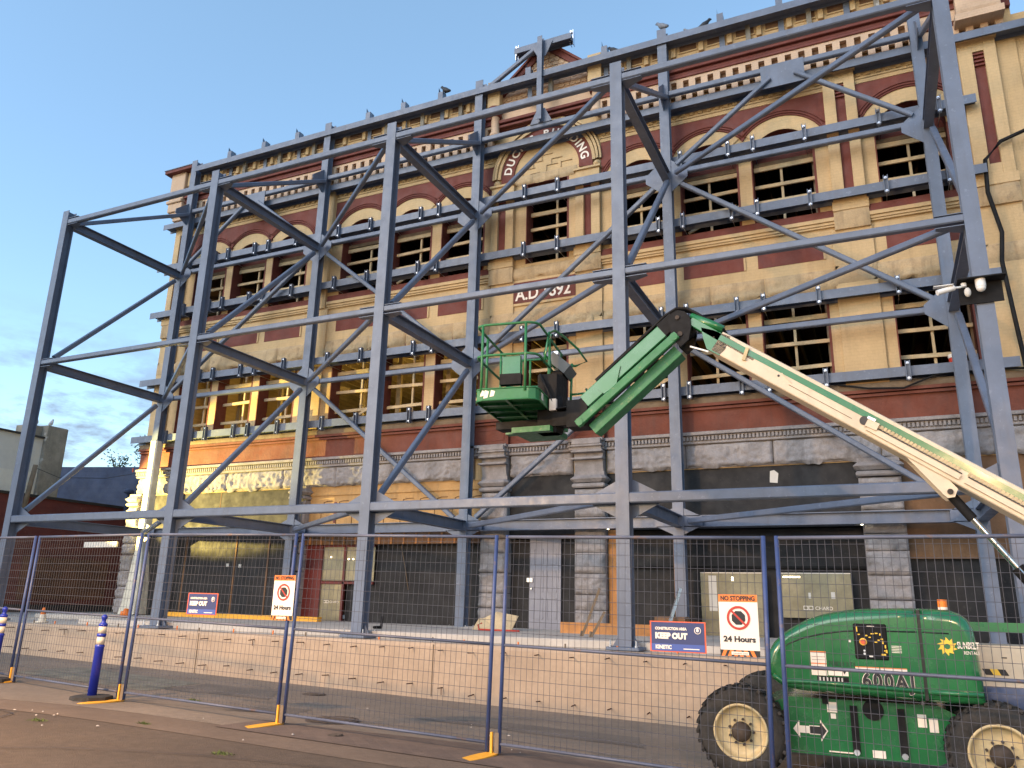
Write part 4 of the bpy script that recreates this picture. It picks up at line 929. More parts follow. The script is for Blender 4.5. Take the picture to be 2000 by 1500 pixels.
def decs(b):
    y=-4.642
    b.box(20.66,20.81,y,y+.003,-.0,.235,m_offw); b.box(20.67,20.80,y-.002,y,.15,.153,m_ink); b.box(20.67,20.80,y-.002,y,.18,.183,m_ink); b.box(20.67,20.80,y-.002,y,.05,.053,m_ink); b.box(20.66,20.81,y-.002,y,.225,.235,m_orange); b.box(20.66,20.81,y-.002,y,.11,.12,m_orange)
    b.box(20.82,21.01,y,y+.003,.005,.075,m_offw); b.box(20.71,21.01,y,y+.003,-.06,-.005,m_blkm); b.box(21.08,21.30,y,y+.003,.055,.105,m_offw); b.box(21.31,21.55,y,y+.003,.055,.105,m_offw); b.box(21.08,21.30,y-.002,y,.097,.105,m_orange); b.box(21.31,21.55,y-.002,y,.097,.105,m_orange)
    for k in range(5): b.box(21.43,21.52,y,y+.003,.25+.015*k,.256+.015*k,m_offw)
    b.text('70821371',.062,(20.955,y,.10),XD,ZD,m_ink,.002,width=.25)
    for k in range(7): b.box(20.73+.035*k,20.745+.035*k,y-.002,y,-.05,-.015,m_whitewall)
    b.add([(20.97,y-.002,.02),(21.0,y-.002,.06),(20.96,y-.002,.05)],[(0,1,2)],m_ink); b.box(21.04,21.06,y,y+.002,.335,.36,m_offw)
lp('label_decal',decs,hl)
def slog(b):
    cx_,cz_,y=21.925,.33,-4.643; P=[]
    for k in range(20): a=2*math.pi*k/20+.2; rr=.088 if k%2==0 else .056; P.append((cx_+math.cos(a+(.18 if k%2==0 else 0))*rr,y,cz_+math.sin(a+(.18 if k%2==0 else 0))*rr))
    b.add(P,[tuple(range(20))],m_sun_y); b.cyl((cx_,y,cz_),(cx_,y-.003,cz_),.026,m_green,14)
    b.text('SUNBELT',.088,(22.01,y,.315),XD,ZD,m_offw,.002,align='LEFT',width=.185,bold=.002); b.text('RENTALS',.045,(22.06,y,.262),XD,ZD,m_offw,.002,align='LEFT',width=.13)
lp('sun_logo_decal',slog,hr)
lp('beacon',lambda b:(b.cyl((21.95,-4.2,.675),(21.95,-4.2,.70),.045,m_offw,14),b.cyl((21.95,-4.2,.70),(21.95,-4.2,.775),.045,m_amber,14)))
# lower boom (tower) running right out of view, upright and main boom
lp('lower_boom',lambda b:(b.box(22.1,24.9,-3.75,-3.15,-.08,.325,m_cream)))
def hz(b):
    y=-3.753; 
    for k,mm in enumerate((m_ink,m_sun_y,m_ink)): x=22.30+k*.07; b.add([(x,y,.03),(x+.07,y,.03),(x+.04,y,.09),(x-.03,y,.09)],[(0,1,2,3)],mm)
    b.box(22.46,22.51,y,y+.002,.20,.212,m_ink)
lp('hazard_decal',hz)
lp('link_bar',lambda b:b.box(22.0,24.9,-3.66,-3.56,.46,.555,m_green))
lp('tarp',lambda b:b.rock(22.25,23.6,-.30,-.08,-3.9,.06,m_tarp,.3,seed=3,cell=.06))
lp('upright',lambda b:(b.bbox(24.6,25.1,-3.8,-3.1,-.1,1.2,m_green,.03)))
P0,P1=Vector((19.70,yc,4.06)),Vector((25.0,yc,.29)); bd_=(P1-P0).normalized(); pn_=Vector((-bd_.z,0,bd_.x)); pn_=pn_ if pn_.z>0 else -pn_
mb=lp('main_boom',lambda b:b.tubebar(P0,P1,.34,.30,m_cream,up=pn_,c=.012))
def stripe(b):
    a,e=P0+bd_*.02,P1
    y=yc-.172
    for (o0,o1,mm,s0,s1,yy) in ((.025,.10,m_green,.0,5.6,-.002),):
        q=[P0+bd_*s0+pn_*o0,P0+bd_*s1+pn_*o0,P0+bd_*s1+pn_*o1,P0+bd_*s0+pn_*o1]
        b.add([(p.x,y+yy,p.z) for p in q],[(0,1,2,3)],mm)
lp('green_stripe',stripe,mb)
def track(b):
    y=yc-.176
    for s0,s1 in ((2.15,3.25),(3.32,5.4)):
        n=int((s1-s0)/.045)
        for k in range(n):
            p=P0+bd_*(s0+k*.045)+pn_*.012; b.bar((p.x-.016*bd_.x,y-.005,p.z-.016*bd_.z),(p.x+.014*bd_.x,y-.005,p.z+.014*bd_.z),.012,.042,m_rim,up=pn_)
        a,e=P0+bd_*s0+pn_*-.02,P0+bd_*s1+pn_*-.02; b.bar((a.x,y,a.z),(e.x,y,e.z),.008,.012,m_ink,up=pn_)
        a,e=P0+bd_*s0+pn_*-.07,P0+bd_*s1+pn_*-.07; b.bar((a.x,y-.01,a.z),(e.x,y-.01,e.z),.03,.06,m_cream,up=pn_)
lp('hose_track',track,mb)
def bdet(b):
    y=yc-.176
    p=P0+bd_*2.08+pn_*-.01; b.cyl((p.x,y+.02,p.z),(p.x,y-.004,p.z),.055,m_ink,18); b.bar((p.x+.02,y-.02,p.z-.03),(p.x+.14,y-.02,p.z-.10),.05,.09,m_cream,up=pn_); b.bar((p.x+.04,y-.03,p.z+.03),(p.x+.12,y-.03,p.z-.02),.05,.03,m_galv,up=pn_)
    p=P0+bd_*.93+pn_*-.02; b.cyl((p.x,y+.01,p.z),(p.x,y-.003,p.z),.014,m_ink,10)
    p=P0+bd_*1.03; b.bar((p.x,y,p.z),(p.x+.004,y,p.z+.003),.012,.18,m_cream,up=pn_)
    a=P0+bd_*1.1+pn_*-.06; e=P0+bd_*1.95+pn_*-.06; b.bar((a.x,y+.002,a.z),(e.x,y+.002,e.z),.004,.006,m_woodold,up=pn_)
    for s_ in (.08,.13): p=P0+bd_*s_+pn_*-.03; b.cyl((p.x,y+.01,p.z),(p.x,y-.004,p.z),.010,m_ink,8)
lp('boom_fittings',bdet,mb)
# lug and lift cylinder
def lug(b):
    a=[P0+bd_*2.62+pn_*-.13,P0+bd_*3.12+pn_*-.13]; pin=Vector((22.20,yc,1.965))
    for y in (yc-.15,yc+.13): b.ext([(a[0].x,a[0].z),(pin.x-.07,pin.z-.03),(pin.x-.03,pin.z-.07),(pin.x+.04,pin.z-.06),(pin.x+.08,pin.z+.03),(a[1].x,a[1].z)],y,y+.03,m_cream)
    b.cyl((pin.x,yc-.17,pin.z),(pin.x,yc+.17,pin.z),.032,m_hub,14)
lp('cylinder_lug',lug,mb)
def cyl(b):
    p=Vector((22.20,yc,1.965)); q=Vector((23.30,yc,.34)); d_=(q-p).normalized()
    b.cyl(p+d_*.03,p+d_*.36,.055,m_blkm,16); b.cyl(p+d_*.36,p+d_*1.05,.034,m_chrome,16); b.cyl(p+d_*1.0,q,.07,m_blkm,18); b.tube([p+d_*1.0+Vector((0,-.09,0)),q+Vector((0,-.09,0))],.012,m_chrome,6)
lp('lift_cylinder',cyl)
# fly section and elbow
def fly(b):
    a=Vector((19.36,yc,4.40)); e=P0+bd_*.55+pn_*.045
    b.tubebar(a+Vector((0,-.10,0)),e+Vector((0,-.10,0)),.14,.12,m_green,up=pn_,c=.01); b.tubebar((19.42,yc+.05,4.44),e+Vector((0,.05,.02)),.2,.14,m_green,up=pn_,c=.01)
    b.tube([(19.36,yc-.12,4.47),(19.62,yc-.12,4.33),(19.78,yc-.12,4.23)],.055,m_green,12)
    b.ext([(19.50,4.28),(19.66,4.22),(19.88,4.10),(19.80,3.93),(19.72,3.86),(19.56,3.97),(19.52,4.12)],yc-.17,yc-.14,m_green)
    for x,z in ((19.66,4.12),(19.78,4.0),(19.70,4.02)): b.cyl((x,yc-.175,z),(x,yc-.165,z),.012,m_hub,8)
    b.bar((19.34,yc-.16,4.03),(19.58,yc-.16,3.93),.02,.02,m_white)
lp('fly_boom',fly,mb)
lp('boom_clamp',lambda b:(lambda p:b.bar((p.x-.02,yc-.19,p.z),(p.x+.02,yc-.19,p.z-.015),.03,.17,m_rim,up=pn_))(P0+bd_*.42+pn_*.03),mb)
def elbow(b):
    b.lathe((19.20,yc-.16,4.38),(0,1,0),[(0,.001),(0,.17),(.32,.17),(.32,.001)],m_blkm,28)
    b.ext([(19.05,4.44),(19.12,4.53),(19.2,4.56),(19.29,4.53),(19.36,4.44),(19.37,4.30),(19.33,4.12),(19.22,4.03),(19.12,4.14)],yc-.20,yc-.163,m_blkm); b.ext([(19.05,4.44),(19.12,4.53),(19.2,4.56),(19.29,4.53),(19.36,4.44),(19.37,4.30),(19.33,4.12),(19.22,4.03),(19.12,4.14)],yc+.165,yc+.20,m_blkm)
    b.cyl((19.22,yc-.22,4.21),(19.22,yc-.19,4.21),.035,m_hub,12); b.cyl((19.19,yc-.22,4.45),(19.19,yc-.19,4.45),.03,m_hub,12)
lp('elbow_knuckle',elbow)
def hoses(b):
    for k in range(4):
        o=yc-.13+.08*k; rr=.24+.012*k
        P=[(17.95,o,3.66)]+[(18.3+.2*j,o,3.66+(.163*j)+.27) for j in range(0)]
        P=[(18.62,o,4.20+.01*k),(18.85,o,4.40),(19.0,o,4.53+.01*k),(19.16,o,4.615+.012*k),(19.30,o,4.60+.01*k),(19.45,o,4.50),(19.62,o,4.36),(19.8,o,4.22)]
        b.tube(P,.019,m_blk,8)
lp('hydraulic_hoses',hoses)
# jib
def bx2(b,p,q,w_,h,y,mm,c=.01): 
    p=Vector((p[0],y,p[1])); q=Vector((q[0],y,q[1])); d_=(q-p).normalized(); n_=Vector((-d_.z,0,d_.x)); n_=n_ if n_.z>0 else -n_
    b.tubebar(p,q,w_,h,mm,up=n_,c=c)
jb=lp('jib',lambda b:(bx2(b,(19.10,4.42),(17.82,3.40),.30,.20,yc,m_green),bx2(b,(19.14,4.46),(18.95,4.31),.33,.22,yc,m_blkm)))
lp('jib_link',lambda b:(bx2(b,(19.18,4.20),(17.74,3.06),.07,.115,yc-.21,m_greenw),b.cyl((19.14,yc-.255,4.17),(19.14,yc-.16,4.17),.055,m_greenw,14),b.cyl((17.78,yc-.255,3.09),(17.78,yc-.16,3.09),.055,m_greenw,14)),jb)
lp('jib_link',lambda b:(bx2(b,(19.16,4.02),(17.92,3.00),.25,.17,yc+.02,m_greenw)),jb)
lp('jib_web',lambda b:(b.ext([(18.36,3.86),(18.30,3.60),(18.12,3.48),(18.02,3.56),(18.10,3.66)],yc-.17,yc-.155,m_green),bx2(b,(19.0,4.20),(18.1,3.46),.22,.1,yc+.03,m_ink)),jb)
lp('hose_guard',lambda b:(bx2(b,(19.02,4.545),(17.98,3.70),.20,.05,yc-.02,m_blkm)),jb)
# platform rotator and basket
BX0,BX1,BY0,BY1,BZ=16.28,17.19,-4.22,-2.46,3.36
def rot(b):
    b.lathe((17.30,yc+.1,3.02),(0,0,1),[(0,.001),(0,.10),(.12,.12),(.25,.12),(.42,.10),(.55,.10),(.56,.001)],m_blkm,18)
    b.box(17.3,17.85,yc-.06,yc+.16,3.10,3.30,m_blkm); b.box(17.05,17.35,yc-.02,yc+.22,3.02,3.9,m_blkm); b.box(17.55,17.86,yc-.14,yc+.18,3.05,3.44,m_blkm)
    for k in range(5): b.tube([(17.1,yc-.05+.05*k,3.9),(17.25,yc-.08+.06*k,3.6),(17.35,yc-.05+.03*k,3.35),(17.6,yc-.1+.04*k,3.36),(17.85,yc-.1+.05*k,3.5)],.018,m_blk,6)
    b.box(17.26,17.36,yc-.08,yc-.02,3.33,3.50,m_offw)
    b.box(16.7,17.3,-3.6,-2.9,3.02,3.10,m_greenw); b.box(16.2,17.2,-2.75,-2.60,3.20,3.30,m_greenw); b.box(16.3,17.2,-3.3,-3.05,3.16,3.27,m_blkm)
lp('platform_rotator',rot)
bk=lp('basket',lambda b:None) if False else None
def tray(b):
    c=.12; P=[(BX0+c,BY0),(BX1-c,BY0),(BX1-.03,BY0+.05),(BX1,BY0+c),(BX1,BY1-c),(BX1-c,BY1),(BX0+c,BY1),(BX0,BY1-c),(BX0,BY0+c),(BX0+.03,BY0+.05)]
    b.loft([[(x,y,BZ) for x,y in P],[(x,y,BZ+.17) for x,y in P]],m_greenw,caps=False)
    b.add([(x,y,BZ+.045) for x,y in P],[tuple(range(10))],m_greenw); b.add([(x,y,BZ+.05) for x,y in P],[tuple(range(10))],m_greenw)
    for k in range(1,5): y=BY0+(BY1-BY0)*k/5; b.box(BX0+.02,BX1-.02,y-.02,y+.02,BZ+.005,BZ+.044,m_green)
    b.box((BX0+BX1)/2-.02,(BX0+BX1)/2+.02,BY0+.02,BY1-.02,BZ+.004,BZ+.043,m_green)
    b.tube([(x,y,BZ+.005) for x,y in P],.012,m_greenw,6,closed=True); b.tube([(x,y,BZ+.17) for x,y in P],.012,m_greenw,6,closed=True)
bk=lp('basket',tray)
lp('paint_scuff',lambda b:[b.add([(BX0+.14+dx,BY0-.004,BZ+.03+dz),(BX0+.2+dx,BY0-.004,BZ+.04+dz),(BX0+.22+dx,BY0-.004,BZ+.13),(BX0+.16+dx,BY0-.004,BZ+.15)],[(0,1,2,3)],m_offw) for dx,dz in ((0,0),(.09,.02),(-.05,.03))],bk)
def rails(b):
    zt,zm=BZ+1.12,BZ+.66; c=.14
    def loop(z,dx=0): return [(BX0+c,BY0-dx,z),(BX1-c,BY0-dx,z),(BX1-.04,BY0+.05-dx,z),(BX1,BY0+c,z),(BX1,BY1-c,z),(BX1-.04,BY1-.04,z),(BX1-c,BY1,z),(BX0+c,BY1,z),(BX0+.03,BY1-.04,z),(BX0,BY1-c,z),(BX0,BY0+c,z),(BX0+.03,BY0+.05-dx,z)]
    for z in (zt,zm): b.tube(loop(z),.019,m_greenw,8,closed=True)
    for x,y in ((BX0+.10,BY0+.01),(BX1-.17,BY0),(BX0,BY0+.55),(BX1,BY0+.75),(BX1,BY1-.3),(BX1-.25,BY1),(BX0+.2,BY1),(BX0,BY1-.5)): b.tube([(x,y,BZ+.12),(x,y,zt)],.020,m_greenw,8)
    b.tube([(BX0+.35,BY1,zm),(BX0+.35,BY1,zt)],.018,m_greenw,8)
lp('guard_rail',rails,bk)
def gate(b):
    z=BZ+1.14
    b.tube([(BX1-.05,-3.6,BZ+.7),(BX1-.02,-3.62,z-.25),(BX1+.02,-3.6,z+.02),(BX1+.08,-3.45,z+.10),(BX1+.16,-3.1,z+.10),(BX1+.30,-2.8,z-.0),(BX1+.42,-2.7,z-.18),(BX1+.25,-2.75,z-.26),(BX1+.02,-2.9,z-.26)],.019,m_green,8)
    b.tube([(BX1+.42,-2.75,BZ+.5),(BX1+.45,-2.8,BZ+.42),(BX1+.2,-2.9,BZ+.38)],.018,m_green,8); b.tube([(BX1+.2,-2.9,BZ+.1),(BX1+.22,-2.88,z-.26)],.02,m_green,8)
    b.tube([(BX1+.05,-3.6,z),(BX1-.1,-3.4,BZ+.9),(BX1+.05,-3.3,BZ+.7)],.018,m_green,8)
lp('console_guard',gate,bk)
lp('control_console',lambda b:(b.bar((BX1-.02,-3.10,BZ+.88),(BX1+.24,-3.10,BZ+.66),.5,.16,m_seal),b.box(BX1+.0,BX1+.16,-3.3,-2.9,BZ+.1,BZ+.66,m_blkm),b.box(BX1+.0,BX1+.07,-3.2,-3.05,BZ+.95,BZ+1.0,m_galv)),bk)
lp('manual_box',lambda b:(b.box(BX0+.40,BX0+.66,BY0+.02,BY0+.09,BZ+.38,BZ+.64,m_green),b.box(BX0+.37,BX0+.68,BY0+.0,BY0+.11,BZ+.22,BZ+.375,m_blkm)),bk)
lp('label_decal',lambda b:(b.box(BX1-.02,BX1+.04,BY0+.8,BY0+.805,BZ+.44,BZ+.54,m_offw),b.box(BX1-.02,BX1+.04,BY0+.8,BY0+.805,BZ+.22,BZ+.32,m_offw),b.box(BX1+.001,BX1+.004,-3.95,-3.85,BZ+.05,BZ+.15,m_offw)),bk)

th=R(9); cc=Vector((16.74,-3.34,0))-bl.location; cc.z=0
bk.rotation_euler=(0,0,th); bk.location=cc-Matrix.Rotation(th,3,'Z')@cc
# ------------------------------------------------------------------ fence
FP=[(5.27,-4.25,-.76),(8.29,-4.72,-.81),(11.31,-5.11,-.84),(14.32,-5.22,-.90),(17.37,-5.27,-.97),(20.42,-5.40,-1.03),(23.46,-5.62,-1.06)]
def fence_proto():
    r_=thing('mesh_fence','x','fence',(0,0,0),'temporary fence panels in a row')
    Lx,Hh=2.99,2.38; fr=MB()
    for x in (.045,Lx-.045): fr=MB(); fr.tube([(x,0,.03),(x,0,Hh)],.023,m_fblue,8); fr.build('end_post',r_)
    for z in (.12,1.155,Hh-.02): q=MB(); q.tube([(.06,0,z),(Lx-.06,0,z)],.017 if z<2 else .019,m_fgal,8); q.build('rail',r_)
    q=MB(); n=40
    for k in range(n+1): x=.07+(Lx-.14)*k/n; q.tube([(x,-.012,.12),(x,-.012,Hh-.03)],.0024,m_wire,4)
    z=.17
    while z<Hh-.04: q.tube([(.06,-.008,z),(Lx-.06,-.008,z)],.0024,m_wire,4); z+=.125
    q.build('wire_mesh',r_); return r_
fp=fence_proto()
flab=['fence panel at the far left edge, beyond the left round bollard','fence panel between the two round blue bollards','fence panel behind the smaller pair of signs with blue end posts','fence panel left of the middle, in front of the orange fascia and middle hoarding','fence panel in front of the grey door and leaning poles, carrying the larger signs','fence panel in front of the green lift hood']
for i in range(6):
    a,e=Vector(FP[i]),Vector(FP[i+1]); o=fp if i==0 else copy_tree(fp); o.location=a; d_=e-a; o.rotation_euler=(0,-math.atan2(d_.z,math.hypot(d_.x,d_.y)),math.atan2(d_.y,d_.x)); o['label']=flab[i]
fl=['yellow fence foot by the left round bollard','yellow fence foot at the base of the second round bollard','yellow fence foot at the bottom left of centre, on the brick pavers','yellow fence foot at the bottom centre with a yellow stub','yellow fence foot beside the rear wheel of the lift']
for i in range(1,6):
    x,y,z=FP[i]; z=gz(x,y); t=thing('fence_foot',fl[i-1],'fence foot',(x,y,z),'yellow steel fence feet')
    b=MB(); P=[]; c_=(x-.02,y-.30)
    for k in range(16):
        a=2*math.pi*k/16; q=abs(math.cos(a))**.7*math.copysign(1,math.cos(a)); P.append((x-.03-.04*(1-math.sin(a))+.10*q,y-.27+.34*math.sin(a)))
    b.ext(P,z+.012,z+.030,m_yellow,'xy'); b.build('foot_plate',t)
    b=MB(); b.box(x-.055,x-.03,y-.03,y-.0,z+.03,z+.24,m_yellow); b.box(x+.0,x+.05,y-.03,y+.02,z+.03,z+.24,m_woodold); b.build('post_socket',t)
b=MB()
# delineator posts
def delin(x,y,label,lean=(0,0)):
    z=gz(x,y)+.01; t=thing('delineator_post',label,'bollard',(x,y,z),'blue delineator posts on rubber bases')
    lx,ly=lean; f_=lambda h,dx=0:(x+lx*h,y+ly*h,z+h)
    b=MB(); b.lathe((x,y,z),(0,0,1),[(0,.29),(.05,.28),(.06,.20),(.06,.001)],m_tyre,8,smooth=False); b.build('rubber_base',t)
    ax=Vector((lx,ly,1)).normalized()
    b=MB(); b.lathe(f_(.05),ax,[(0,.062),(.66,.060),(.67,.066),(.69,.066),(.70,.056),(.815,.056),(.82,.063),(.85,.063),(.855,.055),(.96,.055),(.965,.06),(.99,.06),(1.0,.045),(1.02,.028),(1.05,.03),(1.08,.042),(1.10,.04),(1.12,.02),(1.125,.001)],m_dblue,20); b.build('post',t)
    for h0,h1 in ((.705,.81),(.86,.955)): b=MB(); b.lathe(f_(.05+h0),ax,[(0,.0575),(h1-h0,.0575)],m_refl,20); b.build('reflective_band',t)
delin(10.93,-5.30,'blue round bollard with two white bands standing beside the second fence foot',(.015,0)); delin(8.06,-4.93,'blue round bollard with white bands at the far left of the road edge',(.03,0))

# signs on the fence
def onfence(px,py,x):   # point on fence line at x
    for i in range(6):
        if FP[i][0]<=x<=FP[i+1][0]: t_=(x-FP[i][0])/(FP[i+1][0]-FP[i][0]); return FP[i][1]+(FP[i+1][1]-FP[i][1])*t_
def keepout(x0,x1,z0,z1,label):
    w_=x1-x0; h=z1-z0; y0=onfence(0,0,x0)-.035; y1=onfence(0,0,x1)-.035; xd=Vector((x1-x0,y1-y0,0)).normalized(); nn=xd.cross(Vector((0,0,1)))
    def P(u_,v_,o=0): return Vector((x0,y0,z0))+xd*u_*w_+Vector((0,0,1))*v_*h+nn*o
    def q(b,u0,v0,u1,v1,o,mm): b.add([P(u0,v0,o),P(u1,v0,o),P(u1,v1,o),P(u0,v1,o)],[(0,1,2,3)],mm)
    b=MB(); A=[P(0,0,-.002),P(1,0,-.002),P(1,1,-.002),P(0,1,-.002)]; B=[P(0,0,.002),P(1,0,.002),P(1,1,.002),P(0,1,.002)]; b.loft([A,B],m_orred)
    q(b,.025,.035,.975,.965,.004,m_navy); q(b,.025,.035,.975,.26,.006,m_blue2)
    o=b.build('keep_out_sign'); tag(o,label,'sign')
    b=MB(); b.text('CONSTRUCTION AREA',.12*h,P(.10,.72,.008),xd,ZD,m_offw,.002,'LEFT',width=.57*w_,bold=.002); b.text('KEEP OUT',.25*h,P(.10,.44,.008),xd,ZD,m_offw,.002,'LEFT',width=.58*w_,bold=.006); b.text('KINETIC',.17*h,P(.10,.10,.008),xd,ZD,m_offw,.002,'LEFT',width=.29*w_,bold=.003); q(b,.60,.10,.88,.13,.008,m_offw)
    c_=P(.86,.72,.008); b.cyl(c_,c_+nn*.002,.115*h,m_offw,20); b.cyl(c_+nn*.002,c_+nn*.004,.092*h,m_navy,20); c2=c_+nn*.006; b.cyl(c2,c2+nn*.001,.05*h,m_offw,8); b.add([c2+xd*-.035*h,c2+xd*.035*h,c2+xd*.035*h+Vector((0,0,.09*h)),c2+xd*-.03*h+Vector((0,0,.09*h))],[(0,1,2,3)],m_offw)
    b.build('lettering',o)
def nostop(x0,x1,z0,z1,label):
    w_=x1-x0; h=z1-z0; y0=onfence(0,0,x0)-.035; y1=onfence(0,0,x1)-.035; xd=Vector((x1-x0,y1-y0,0)).normalized(); nn=xd.cross(Vector((0,0,1)))
    def P(u_,v_,o=0): return Vector((x0,y0,z0))+xd*u_*w_+Vector((0,0,1))*v_*h+nn*o
    def q(b,u0,v0,u1,v1,o,mm): b.add([P(u0,v0,o),P(u1,v0,o),P(u1,v1,o),P(u0,v1,o)],[(0,1,2,3)],mm)
    b=MB(); b.loft([[P(0,0,-.002),P(1,0,-.002),P(1,1,-.002),P(0,1,-.002)],[P(0,0,.002),P(1,0,.002),P(1,1,.002),P(0,1,.002)]],m_offw)
    q(b,0,.88,1,1,.004,m_orange); q(b,0,0,1,.10,.004,m_ink)
    for k in range(6): 
        s_=.035 if k<3 else -.035; u_=.02+.16*k; b.add([P(u_,.0,.006),P(u_+.09,.0,.006),P(u_+.09+s_*2,.10,.006),P(u_+s_*2,.10,.006)],[(0,1,2,3)],m_orange)
    q(b,.28,.025,.72,.075,.008,m_offw)
    o=b.build('no_stopping_sign'); tag(o,label,'sign')
    b=MB(); b.text('NO STOPPING',.105*h,P(.5,.905,.006),xd,ZD,m_ink,.002,width=.88*w_,bold=.002); b.text('24 Hours',.125*h,P(.5,.235,.004),xd,ZD,m_ink,.002,width=.82*w_,bold=.003); b.text('TOW AWAY ZONE',.03*h,P(.5,.037,.009),xd,ZD,m_ink,.002,width=.38*w_)
    b.build('lettering',o)
    b=MB(); c_=P(.5,.62,.004); rr=.30*w_
    def ringp(r0,r1,o_,mm,n=32):
        vs=[]; 
        for k in range(n): a=2*math.pi*k/n; vs+= [c_+nn*o_+xd*math.cos(a)*r0+Vector((0,0,math.sin(a)*r0)),c_+nn*o_+xd*math.cos(a)*r1+Vector((0,0,math.sin(a)*r1))]
        b.add(vs,[(2*k,2*k+1,(2*k+3)%(2*n),(2*k+2)%(2*n)) for k in range(n)],mm)
    oc=[c_+nn*.002+xd*math.cos(math.pi/8+k*math.pi/4)*rr*.62+Vector((0,0,math.sin(math.pi/8+k*math.pi/4)*rr*.62)) for k in range(8)]
    b.add(oc,[tuple(range(8))],m_ink); ringp(rr*.80,rr,.004,m_redp)
    dd=(xd*-1+Vector((0,0,1))).normalized(); pp=dd.cross(nn); b.add([c_+nn*.005+dd*rr*.85+pp*.07*rr*1.2,c_+nn*.005+dd*rr*.85-pp*.07*rr*1.2,c_+nn*.005-dd*rr*.85-pp*.07*rr*1.2,c_+nn*.005-dd*rr*.85+pp*.07*rr*1.2],[(0,1,2,3)],m_redp)
    b.build('prohibition_symbol',o)
keepout(12.44,13.02,.385,.68,'navy keep out sign hanging on the left part of the fence'); nostop(14.02,14.38,.36,.93,'no stopping sign on the fence beside the third pair of blue posts')
keepout(19.17,19.75,.20,.50,'larger looking navy keep out sign on the fence left of the lift'); nostop(19.89,20.27,.19,.775,'no stopping sign on the fence right beside the green lift hood')

# ------------------------------------------------------------------ loose things on the platform
simple('plywood_offcut','tan plywood offcut lying against the stone pier left of the grey door','plywood',lambda b:b.add([(12.75,2.8,-.1),(13.75,2.8,-.1),(13.75,3.3,.34),(13.2,3.3,.42),(12.85,3.3,.26),(12.75,3.3,.27),(12.75,2.83,-.1),(13.75,2.83,-.1),(13.75,3.33,.34),(13.2,3.33,.42),(12.85,3.33,.26),(12.75,3.33,.27)],[(0,1,2,3,4,5),(11,10,9,8,7,6),(1,7,8,2),(2,8,9,3),(3,9,10,4)],m_wood))
simple('red_pry_bar','red handled tool lying in front of the tan plywood offcut','tool',lambda b:(b.tube([(13.1,2.6,.04),(14.1,2.6,.04)],.02,m_bucket,8),b.tube([(13.12,2.6,.04),(13.08,2.6,.14),(13.18,2.6,.18)],.018,m_bucket,8)))
simple('orange_board','long orange brown board on edge right of the grey door','board',lambda b:b.box(14.9,16.9,3.0,3.05,.0,.25,m_plyo))
def crutch(b,x,y,dx,h): b.bar((x-dx,y,0),(x+dx*.6,y+.1,h),.05,.05,m_woodold); b.bar((x-dx-.03,y-.05,-.12),(x-dx+.01,y,.12),.04,.05,m_woodold)
simple('leaning_pole','longer weathered pole leaning on the orange post left of the front post','pole',lambda b:crutch(b,16.05,1.8,.22,.95)); simple('leaning_pole','shorter weathered pole leaning just right of the longer one','pole',lambda b:crutch(b,16.25,1.6,.16,.5))
simple('leaning_channel','grey metal channel leaning behind the navy keep out sign','channel',lambda b:b.bar((17.25,3.0,.1),(17.52,3.2,1.0),.05,.06,m_galv)); simple('brown_crate','flat brown crate behind the navy keep out sign','crate',lambda b:(b.box(16.95,17.6,3.2,3.6,.22,.42,m_plyb),b.box(16.97,17.0,3.2,3.6,.02,.219,m_plyb),b.box(17.55,17.58,3.2,3.6,.02,.219,m_plyb)))
simple('yellow_timber','long yellow lit timber lying along the black hoarding at the left','timber',lambda b:b.box(1.6,7.6,3.9,4.1,.02,.14,m_yellow))
simple('grey_pipe','short grey pipe lying across the slab in front of the middle hoarding','pipe',lambda b:b.tube([(11.0,1.9,.25),(11.25,1.5,.05),(11.4,1.0,.06)],.03,m_blkm,8))
def cone(x,y,z,s,label):
    t=thing('traffic_cone',label,'cone',(x,y,z)); b=MB(); b.lathe((x,y,z),(0,0,1),[(0,.16*s),(.03*s,.15*s),(.032*s,.10*s),(.2*s,.065*s)],m_refl,14); b.build('cone_base',t); b=MB(); b.lathe((x,y,z),(0,0,1),[(.2*s,.065*s),(.36*s,.03*s),(.37*s,.001)],m_orange,14); b.build('cone_tip',t)
cone(1.7,.3,-.12,1.0,'small orange and white cone on the slab at the far left'); 
simple('small_cone','small orange plastic cone at the foot of the wrapped post','cap',lambda b:b.lathe((.75,3.6,.0),(0,0,1),[(0,.15),(.12,.15),(.14,.08),(.2,.06),(.21,.001)],m_orange,14))
simple('dust_heap','small heap of grey dust by the inner post behind the plywood offcut','rubble',lambda b:b.sphere((12.3,3.9,-.1),(.6,.4,.16),m_conc,16,8))
# lamps on the storefront
for x,lab in ((15.45,'small white flood light fixed above the orange post by the entrance'),(21.05,'small white flood light at the head of the right stone pier')):
    t=thing('flood_light',lab,'light',(x,Y-.35,2.45)); b=MB(); b.box(x-.09,x+.09,Y-.40,Y-.34,2.38,2.50,m_seal); b.build('housing',t); b=MB(); b.sphere((x+.06,Y-.44,2.42),.045,m_led,10,8); b.build('bulb',t)

